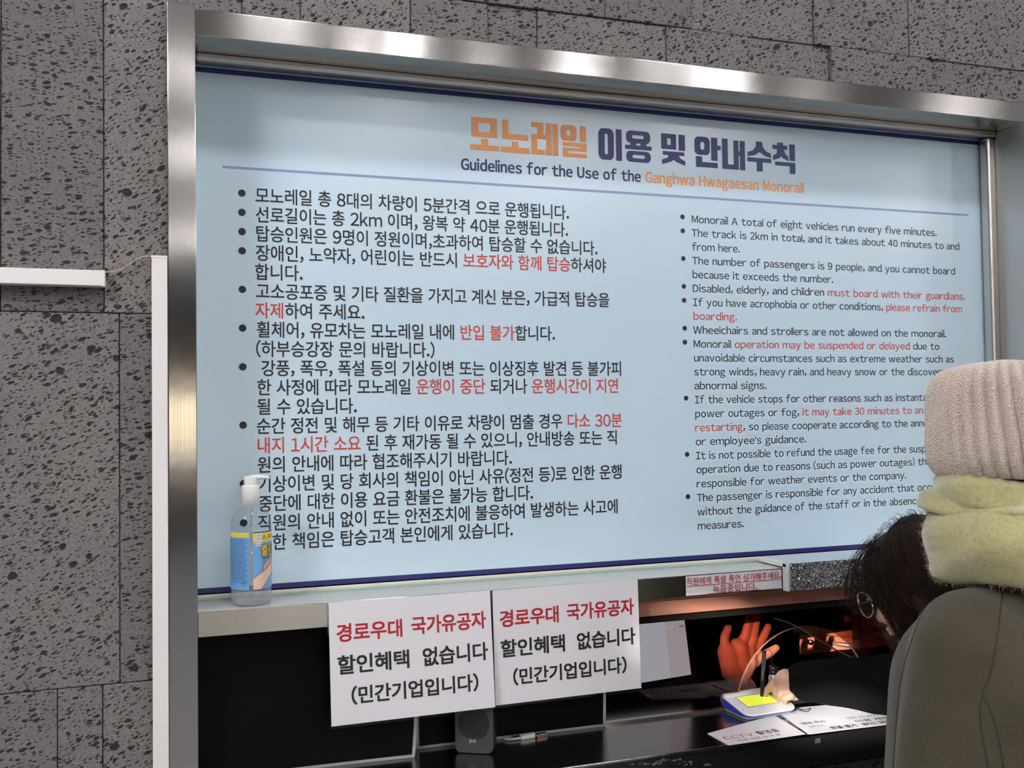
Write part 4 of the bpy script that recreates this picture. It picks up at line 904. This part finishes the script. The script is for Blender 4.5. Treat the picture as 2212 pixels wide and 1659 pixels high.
jk = [(wrB + cuffd * .022, .040, wrB + (elB - wrB) * .5, .046), (wrB + (elB - wrB) * .5, .046, elB + Vector((0, 0, -.004)), .058), (elB, .058, shL, .066), (shL, .078, shR, .078), (chest, .125, hipB, .145), (shR, .064, Vector((1.66, -.14, -.80)), .05), (Vector((1.66, -.14, -.80)), .05, Vector((1.58, -.03, -.67)), .035),
      (hipB, .155, hipB + Vector((0, 0, -.15)), .16)]
jme = fuse(jk, [], .007, 5)
o = obj('jacket', jme, FABB, wB, world=True)
dtx = bpy.data.textures.new('folds', 'CLOUDS'); dtx.noise_scale = .07; dm = o.modifiers.new('d', 'DISPLACE'); dm.texture = dtx; dm.strength = .012; dm.mid_level = .5
tr_l = [(Vector((1.42, -.36, -1.15)), .11, Vector((1.42, -.36, -1.3)), .085), (Vector((1.42, -.36, -1.3)), .085, Vector((1.42, -.37, ZF + .12)), .06), (Vector((1.58, -.36, -1.15)), .11, Vector((1.58, -.36, -1.3)), .085), (Vector((1.58, -.36, -1.3)), .085, Vector((1.58, -.37, ZF + .12)), .06)]
obj('trousers', fuse(tr_l, [], .01, 3), mat('dark_trousers', (.02, .02, .025), .8), wB, world=True)
for x in (1.42, 1.58): obj('shoe', fuse([(Vector((x, -.44, ZF + .045)), .042, Vector((x, -.30, ZF + .035)), .035)], [], .008, 2), BLACK, wB, world=True)
# glasses
GM = mat('glasses_metal', (.9, .89, .87), .22, 1)
def ring_pts(cx, r, n=28): return [WB(cx + r * math.cos(2 * PI * k / n), .106 - .004 * abs(math.cos(2 * PI * k / n)), -.002 + r * .92 * math.sin(2 * PI * k / n)) for k in range(n + 1)]
gl_ = None
for cx in (-.034, .034):
    bm = nb(); tube(bm, ring_pts(cx, .0265), .0015, 8, False); o = obj('glasses_rim', bm, GM, wB, world=True, smooth=True)
    bm = nb(); bm.faces.new([bm.verts.new(p) for p in ring_pts(cx, .0252)[:-1]]); obj('lens', bm, CLEAR, o, world=False)
    C.objects[-1] if False else None
    o.children[0].matrix_parent_inverse = Matrix.Identity(4)
bm = nb(); tube(bm, catmull([WB(-.009, .108, .003), WB(0, .111, .007), WB(.009, .108, .003)]), .001, 6); obj('bridge', bm, GM, wB, world=True)
for sx_ in (-1, 1):
    bm = nb(); tube(bm, catmull([WB(sx_ * .060, .103, .004), WB(sx_ * .071, .09, .004), WB(sx_ * .077, .03, .002), WB(sx_ * .079, -.01, -.004), WB(sx_ * .078, -.03, -.025)]), .0009, 6); obj('temple_arm', bm, mat('temple_dark', (.05, .045, .04), .3), wB, world=True)
# hair
HAIR = mat('dark_brown_hair', (.023, .011, .008), .5, Specular_IOR_Level=.22)
v = coords(HAIR, (160, 160, 10)); nh = noise(HAIR, v, 2, 4); rh = ramp(HAIR, nh.outputs[0], [(.3, (.012, .006, .005)), (.7, (.036, .017, .012))]); L(HAIR, rh.outputs[0], BS(HAIR).inputs['Base Color']); bh = bump(HAIR, nh.outputs[0], .8, .004); L(HAIR, bh.outputs[0], BS(HAIR).inputs['Normal'])
hair_base = fuse([(WB(0, -.05, .02), .085, WB(0, -.075, -.12), .075), (WB(-.045, -.035, -.02), .048, WB(-.055, -.045, -.16), .036), (WB(.05, -.03, -.02), .045, WB(.055, -.04, -.15), .036), (WB(-.05, -.05, -.12), .042, cB + Vector((-.012, -.02, -.26)), .030), (WB(.0, -.08, -.1), .06, cB + Vector((.05, -.07, -.26)), .05), (WB(-.03, -.06, -.05), .046, cB + Vector((-.020, -.05, -.30)), .040)],
                 [(WB(0, -.034, .036), (.0835, .088, .094), RB), (WB(0, .022, .085), (.050, .034, .032), RB)], .004, 5)
hb_o = obj('hair', hair_base, HAIR, wB, world=True)
rn = random.Random(11)
def strands(name, gens, mat_, parent, rad=.00055):
    verts = []; faces = []
    for pts in gens:
        n = len(pts); base = len(verts)
        for i, p in enumerate(pts):
            r = rad * (1 - .6 * i / n)
            for k in range(3): verts.append((p[0] + r * math.cos(k * 2.094), p[1] + r * math.sin(k * 2.094), p[2] + (r * .6 if k == 0 else -r * .3)))
        for i in range(n - 1):
            for k in range(3): a_ = base + i * 3 + k; b_ = base + i * 3 + (k + 1) % 3; faces.append((a_, b_, b_ + 3, a_ + 3))
    me = bpy.data.meshes.new(name); me.from_pydata(verts, [], faces); o = obj(name, me, mat_, parent, world=True, smooth=True); tag(o, kind='stuff'); return o
G = []
# long fall: start on the crown, follow the shell, drop past the jaw
for i in range(1500):
    az = rn.uniform(-200, 20) * PI / 180          # head azimuth: -90 = left side, 180 = back
    a_ = az; r0 = rn.uniform(.97, 1.05)
    pts = []
    side = Vector((math.sin(a_), math.cos(a_), 0))
    if side.y > .45: continue
    for k in range(6):
        el_ = math.radians(82 - k * 15); pts.append(WB(.0845 * r0 * side.x * math.cos(el_), -.020 + .099 * r0 * side.y * math.cos(el_), .036 + .096 * r0 * math.sin(el_)))
    last = WB(.082 * side.x * r0 * .98, -.022 + .094 * side.y * r0, -.02)
    wv = rn.uniform(-1, 1)
    drop = [last + Vector((wv * .006 + rn.uniform(-.004, .004), rn.uniform(-.005, .005), -.05 * k - rn.uniform(0, .012))) + (cB - last) * (.06 * k) * Vector((1, 1, 0)).length / 1.414 * .35 for k in range(1, 6)]
    drop = [Vector((d_.x, d_.y, last.z - .045 * (j + 1))) for j, d_ in enumerate(drop)]
    G.append(catmull([pts[0], pts[2], pts[4], last] + drop, 4))
for i in range(420):           # fall behind the ear down to the collar
    u_ = rn.uniform(-1, 1); p0 = WB(-.050 - .022 * rn.random(), -.03 - .07 * rn.random(), -.01 + rn.uniform(-.03, .03)); e0 = cB + Vector((-.060 + rn.uniform(-.012, .03), -.075 - rn.uniform(-.03, .045), -.16))
    G.append(catmull([WB(-.06, -.04, .08), p0, (p0 + e0) / 2 + Vector((-.012, -.012, 0)), e0, e0 + Vector((u_ * .01, u_ * .008, -.10)), e0 + Vector((u_ * .02, u_ * .012, -.20))], 4))
for i in range(700):           # curtain over the back of the head
    a_ = math.radians(rn.uniform(-115, 70)); k_ = rn.uniform(1.0, 1.06); wv = rn.uniform(-.008, .008)
    q0 = WB(.05 * math.sin(a_), -.045 - .05 * math.cos(a_), .115); q1 = WB(.089 * k_ * math.sin(a_), -.05 - .089 * k_ * math.cos(a_), .03)
    q2 = WB(.084 * k_ * math.sin(a_) + wv, -.063 - .084 * k_ * math.cos(a_), -.05); q3 = WB(.079 * k_ * math.sin(a_), -.075 - .079 * k_ * math.cos(a_), -.12)
    G.append(catmull([q0, q1, q2, q3, q3 + Vector((wv, wv, -.06)), q3 + Vector((wv * 2, 0, -.12))], 4))
# curly bangs hanging in front of the forehead
for i in range(130):
    x = rn.uniform(-.075, .05); st = WB(x * .6, rn.uniform(.02, .06), .118 + rn.uniform(-.02, .004)); k = rn.uniform(.72, 1.02)
    curl = rn.uniform(.6, 1.3)
    G.append(catmull([st, WB(x * .9, .092 * k * .97, .088), WB(x, .122 * k, .05 + rn.uniform(-.01, .01)), WB(x - .006, .134 * k, .018 + rn.uniform(-.012, .012)), WB(x - .004, .128 * k - .012 * curl, -.008 * curl + rn.uniform(-.01, .01)), WB(x + .004, .116 * k - .012 * curl, -.014 * curl)], 5))
# strands along the temple and cheek
for i in range(260):
    x = -.070 - rn.uniform(0, .014); y0 = rn.uniform(.0, .062)
    w_ = rn.uniform(-.006, .006)
    G.append(catmull([WB(x * .75, y0 * .8, .095), WB(x * 1.02, y0 + .006, .05), WB(x * 1.05 + w_, y0 - .004, 0), WB(x * 1.03, y0 - .014 + w_, -.05), cB + RB @ Vector((x, y0 - .03, -.10)) + Vector((0, 0, -.02)), cB + RB @ Vector((x * .9, y0 - .05, -.15)) + Vector((w_, 0, -.05))], 4))
# frizz on the crown
for i in range(150):
    az = rn.uniform(-PI, PI); e_ = rn.uniform(.25, 1.4); u0 = Vector((math.cos(az) * math.cos(e_), math.sin(az) * math.cos(e_), math.sin(e_)))
    p0 = WB(.084 * u0.x, -.02 + .099 * u0.y, .036 + .095 * u0.z); t_ = RB @ u0.orthogonal().normalized(); q_ = rn.uniform(.004, .011)
    G.append(catmull([p0, p0 + RB @ u0 * q_ + t_ * .01, p0 + RB @ u0 * q_ * 1.3 + t_ * .026, p0 + RB @ u0 * q_ * .2 + t_ * .04], 4))
strands('loose_strands', G, HAIR, wB)

# ------------------------------------------------------------------ woman in front: beanie, scarf, olive coat
yA = -.55
cA = aty(2186, 900, yA + .01)
wA = tag(empty('person', (cA.x, -.58, ZF)), 'woman in olive coat, pale ribbed beanie and fuzzy green scarf, seen from behind', 'person')
RA = Matrix.Rotation(math.radians(8), 3, 'Z')
bA = lambda x, y, z: cA + RA @ Vector((x, y, z))
K, E_, WA = face_head('a', bA(0, 0, -.035), RA @ Matrix.Rotation(math.radians(-8), 3, 'X'), None, SKIN, 1.0)
nkA = bA(0, -.02, -.20); sLA = bA(-.12, -.02, -.355); sRA = bA(.12, -.02, -.355); hpA = bA(0, .0, -.87)
eLA = bA(-.19, -.01, -.62); eRA = bA(.19, -.01, -.62); hLA = bA(-.17, .16, -.80); hRA = bA(.17, .16, -.80)
bc_ = [(nkA, .05, bA(0, -.02, -.32), .06), (sLA, .05, sRA, .05), (bA(0, -.0, -.45), .11, hpA, .12), (sLA, .05, eLA, .04), (eLA, .04, hLA, .028), (sRA, .05, eRA, .04), (eRA, .04, hRA, .028)]
for sx_, hh in ((-1, hLA), (1, hRA)):
    bc_ += [(bA(sx_ * .08, 0, -.87), .09, bA(sx_ * .09, .01, -1.2), .06), (bA(sx_ * .09, .01, -1.2), .06, Vector((bA(sx_ * .09, 0, 0).x, bA(sx_ * .09, 0, 0).y, ZF + .08)), .042)]
    for k in range(4): bc_.append((hh + Vector((sx_ * (-.022 + .014 * k), .03, -.03)), .009, hh + Vector((sx_ * (-.026 + .015 * k), .055, -.085 + .006 * abs(k - 1.5))), .0065))
    bc_ += [(hh, .026, hh + Vector((0, .03, -.05)), .027), (hh + Vector((-sx_ * .02, .03, -.02)), .010, hh + Vector((-sx_ * .045, .06, -.055)), .008)]
obj('body', fuse(bc_ + K, E_, .0055, 3, 16), SKIN, wA, world=True)
# coat
def woolly(name, c0, c1, sheen=.4, sc=260, b=.6):
    m = mat(name, c0, .95); v = coords(m, (1, 1, 1)); n = noise(m, v, sc, 5, .7); n2 = noise(m, v, 14, 4); mx_ = N(m, 'Math', operation='MULTIPLY_ADD'); L(m, n2.outputs[0], mx_.inputs[0]); mx_.inputs[1].default_value = .6; L(m, n.outputs[0], mx_.inputs[2])
    r = ramp(m, mx_.outputs[0], [(.55, c0), (1.0, c1)]); L(m, r.outputs[0], BS(m).inputs['Base Color']); bq = bump(m, n.outputs[0], b, .002); L(m, bq.outputs[0], BS(m).inputs['Normal']); BS(m).inputs['Sheen Weight'].default_value = sheen; BS(m).inputs['Sheen Roughness'].default_value = .5; BS(m).inputs['Specular IOR Level'].default_value = .15; return m
COAT = woolly('olive_wool', (.060, .052, .033), (.088, .077, .050), .2)
cs = [(bA(0, -.02, -.27), .085, bA(0, -.02, -.33), .10), (bA(-.13, -.02, -.335), .082, bA(.13, -.02, -.335), .082), (bA(-.07, .0, -.42), .145, bA(-.07, .01, -.95), .175), (bA(.07, .0, -.42), .145, bA(.07, .01, -.95), .175),
      (bA(-.135, -.02, -.345), .085, bA(-.185, -.02, -.50), .075), (bA(-.185, -.02, -.50), .075, bA(-.20, -.01, -.64), .070), (bA(-.20, -.01, -.64), .070, bA(-.175, .12, -.775), .058),
      (bA(.135, -.02, -.345), .085, bA(.185, -.02, -.50), .075), (bA(.185, -.02, -.50), .075, bA(.20, -.01, -.64), .070), (bA(.20, -.01, -.64), .070, bA(.175, .12, -.775), .058)]
coat_me = fuse(cs, [], .008, 10)
coat = obj('coat', coat_me, COAT, wA, world=True)
bvh = BVHTree.FromPolygons([v.co.copy() for v in coat_me.vertices], [tuple(p.vertices) for p in coat_me.polygons])
def on_coat(u, v):
    d = ray(u, v).normalized(); h = bvh.ray_cast(CAM, d)
    return (h[0], h[1]) if h[0] else None
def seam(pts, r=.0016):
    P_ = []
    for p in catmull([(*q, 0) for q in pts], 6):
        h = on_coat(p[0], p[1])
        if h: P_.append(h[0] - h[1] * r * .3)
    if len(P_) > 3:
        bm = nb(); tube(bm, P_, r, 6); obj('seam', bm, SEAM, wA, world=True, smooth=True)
SEAM = mat('seam_thread', (.045, .040, .027), .95)  # thread colour a little darker than the olive wool
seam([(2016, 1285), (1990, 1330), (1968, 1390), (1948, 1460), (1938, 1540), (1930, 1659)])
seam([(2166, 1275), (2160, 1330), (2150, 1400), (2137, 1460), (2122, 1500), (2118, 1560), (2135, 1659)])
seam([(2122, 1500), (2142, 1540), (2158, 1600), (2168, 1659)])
SH = [(bA(-.08, .0, -1.1), .085, bA(-.09, .01, -1.25), .08), (bA(.08, .0, -1.1), .085, bA(.09, .01, -1.25), .08)]
lg = []
for sx_ in (-1, 1): lg += [(bA(sx_ * .08, .0, -1.0), .10, bA(sx_ * .09, .01, -1.25), .075), (bA(sx_ * .09, .01, -1.25), .075, bA(sx_ * .09, .01, ZF - cA.z + .12), .055)]
obj('trousers', fuse(lg, [], .01, 3), MATS['dark_trousers'], wA, world=True)
for sx_ in (-1, 1):
    p = bA(sx_ * .09, -.03, 0); obj('shoe', fuse([(Vector((p.x, p.y, ZF + .045)), .042, Vector((p.x, p.y + .16, ZF + .035)), .036)], [], .008, 2), BLACK, wA, world=True)
# beanie: ribbed knit, boxy with fold at the crown
KN = mat('pale_knit', (.60, .52, .46), .95); v = coords(KN, (1, 1, 1)); n1 = noise(KN, v, 420, 4, .7); vo = N(KN, 'TexVoronoi'); vo.inputs['Scale'].default_value = 330; L(KN, v, vo.inputs['Vector'])
r = ramp(KN, n1.outputs[0], [(.3, (.64, .51, .43)), (.65, (.88, .74, .65))]); L(KN, r.outputs[0], BS(KN).inputs['Base Color']); b1 = bump(KN, vo.outputs['Distance'], .9, .003); b2 = bump(KN, n1.outputs[0], .7, .002); L(KN, b1.outputs[0], b2.inputs['Normal']); L(KN, b2.outputs[0], BS(KN).inputs['Normal']); BS(KN).inputs['Sheen Weight'].default_value = .4; BS(KN).inputs['Specular IOR Level'].default_value = .1
prof = [(.100, -.094), (.110, -.086), (.1185, -.070), (.1215, -.050), (.1205, -.024), (.117, .004), (.1135, .030), (.109, .052), (.100, .069), (.084, .0795), (.058, .0840), (.02, .086), (.001, .086)]
bm = nb(); seg = 512; prev = None
for j, (r_, z) in enumerate(catmull([(a_, b_, 0) for a_, b_ in prof], 5)[:] and [(p[0], p[1]) for p in catmull([(a_, b_, 0) for a_, b_ in prof], 5)]):
    ring = []
    for k in range(seg):
        th = 2 * PI * k / seg; tw = th + z * 1.0
        amp = .0062 * min(1, r_ / .1) * (1 if z > -.095 else .3)
        rr = max(r_, .001) + amp * (2 * abs(math.sin(tw * 19)) ** .7 - 1) + .0025 * math.sin(3 * th + z * 22) + .0015 * math.sin(7 * th - z * 45)
        ring.append(bm.verts.new(bA(rr * math.cos(th) * .98, rr * math.sin(th) * 1.04, z + .003 * math.sin(2 * th + .8))))
    if prev:
        for k in range(seg): bm.faces.new((prev[k], prev[(k + 1) % seg], ring[(k + 1) % seg], ring[k]))
    prev = ring
obj('beanie', bm, KN, wA, world=True, smooth=True)
# scarf: soft wound layers
FZ = woolly('green_fuzzy_scarf', (.40, .36, .16), (.60, .55, .29), .8, 160, .8)
def loop(name, zc_, rx, ry, hgt, thick, tilt, ph, seg=120):
    bm = nb(); prev = None; nsec = 28; first = None
    for k in range(seg):
        th = 2 * PI * k / seg; ring = []
        fold = .006 * math.sin(2 * th + ph) + .004 * math.sin(5 * th + ph * 2)
        for j in range(nsec):
            a_ = 2 * PI * j / nsec; cxn = math.copysign(abs(math.cos(a_)) ** .8, math.cos(a_)); szn = math.copysign(abs(math.sin(a_)) ** .8, math.sin(a_))
            wr_ = .0045 * math.sin(3 * a_ + th * 2 + ph) + .0025 * math.sin(6 * a_ - th * 5 + ph)
            rx_ = rx + fold + (thick + wr_) * cxn; ry_ = ry + fold + (thick + wr_) * cxn
            z = zc_ + hgt * szn + tilt * math.cos(th - 2.2) + .004 * math.sin(4 * th + ph)
            ring.append(bm.verts.new(bA(rx_ * math.cos(th), ry_ * math.sin(th) - .01, z)))
        if prev:
            for j in range(nsec): bm.faces.new((prev[j], ring[j], ring[(j + 1) % nsec], prev[(j + 1) % nsec]))
        else: first = ring
        prev = ring
    for j in range(nsec): bm.faces.new((prev[j], first[j], first[(j + 1) % nsec], prev[(j + 1) % nsec]))
    bmesh.ops.recalc_face_normals(bm, faces=bm.faces)
    return bm
sc_root = obj('scarf', loop('s', -.190, .103, .10, .058, .044, -.006, .6), FZ, wA, world=True, smooth=True)
o = obj('scarf_layer', loop('s', -.122, .080, .080, .032, .040, .010, 2.2), FZ, wA, world=True, smooth=True)
o = obj('scarf_layer', loop('s', -.150, .096, .094, .022, .045, .016, 4.1), FZ, wA, world=True, smooth=True)
# fuzz fibres standing off the scarf
G = []; me = sc_root.data; rn = random.Random(2); inv = sc_root.matrix_parent_inverse
vs_ = me.vertices
for i in range(9000):
    v_ = vs_[rn.randrange(len(vs_))]; p = v_.co + Vector([rn.uniform(-.003, .003) for _ in range(3)]); n_ = (v_.normal + Vector([rn.uniform(-.9, .9) for _ in range(3)])).normalized(); l_ = rn.uniform(.003, .008)
    G.append([p, p + n_ * l_ * .5, p + n_ * l_ + Vector((rn.uniform(-.002, .002), 0, -.001))])
strands('scarf_fuzz', G, FZ, wA, .00028)

run_lettering()
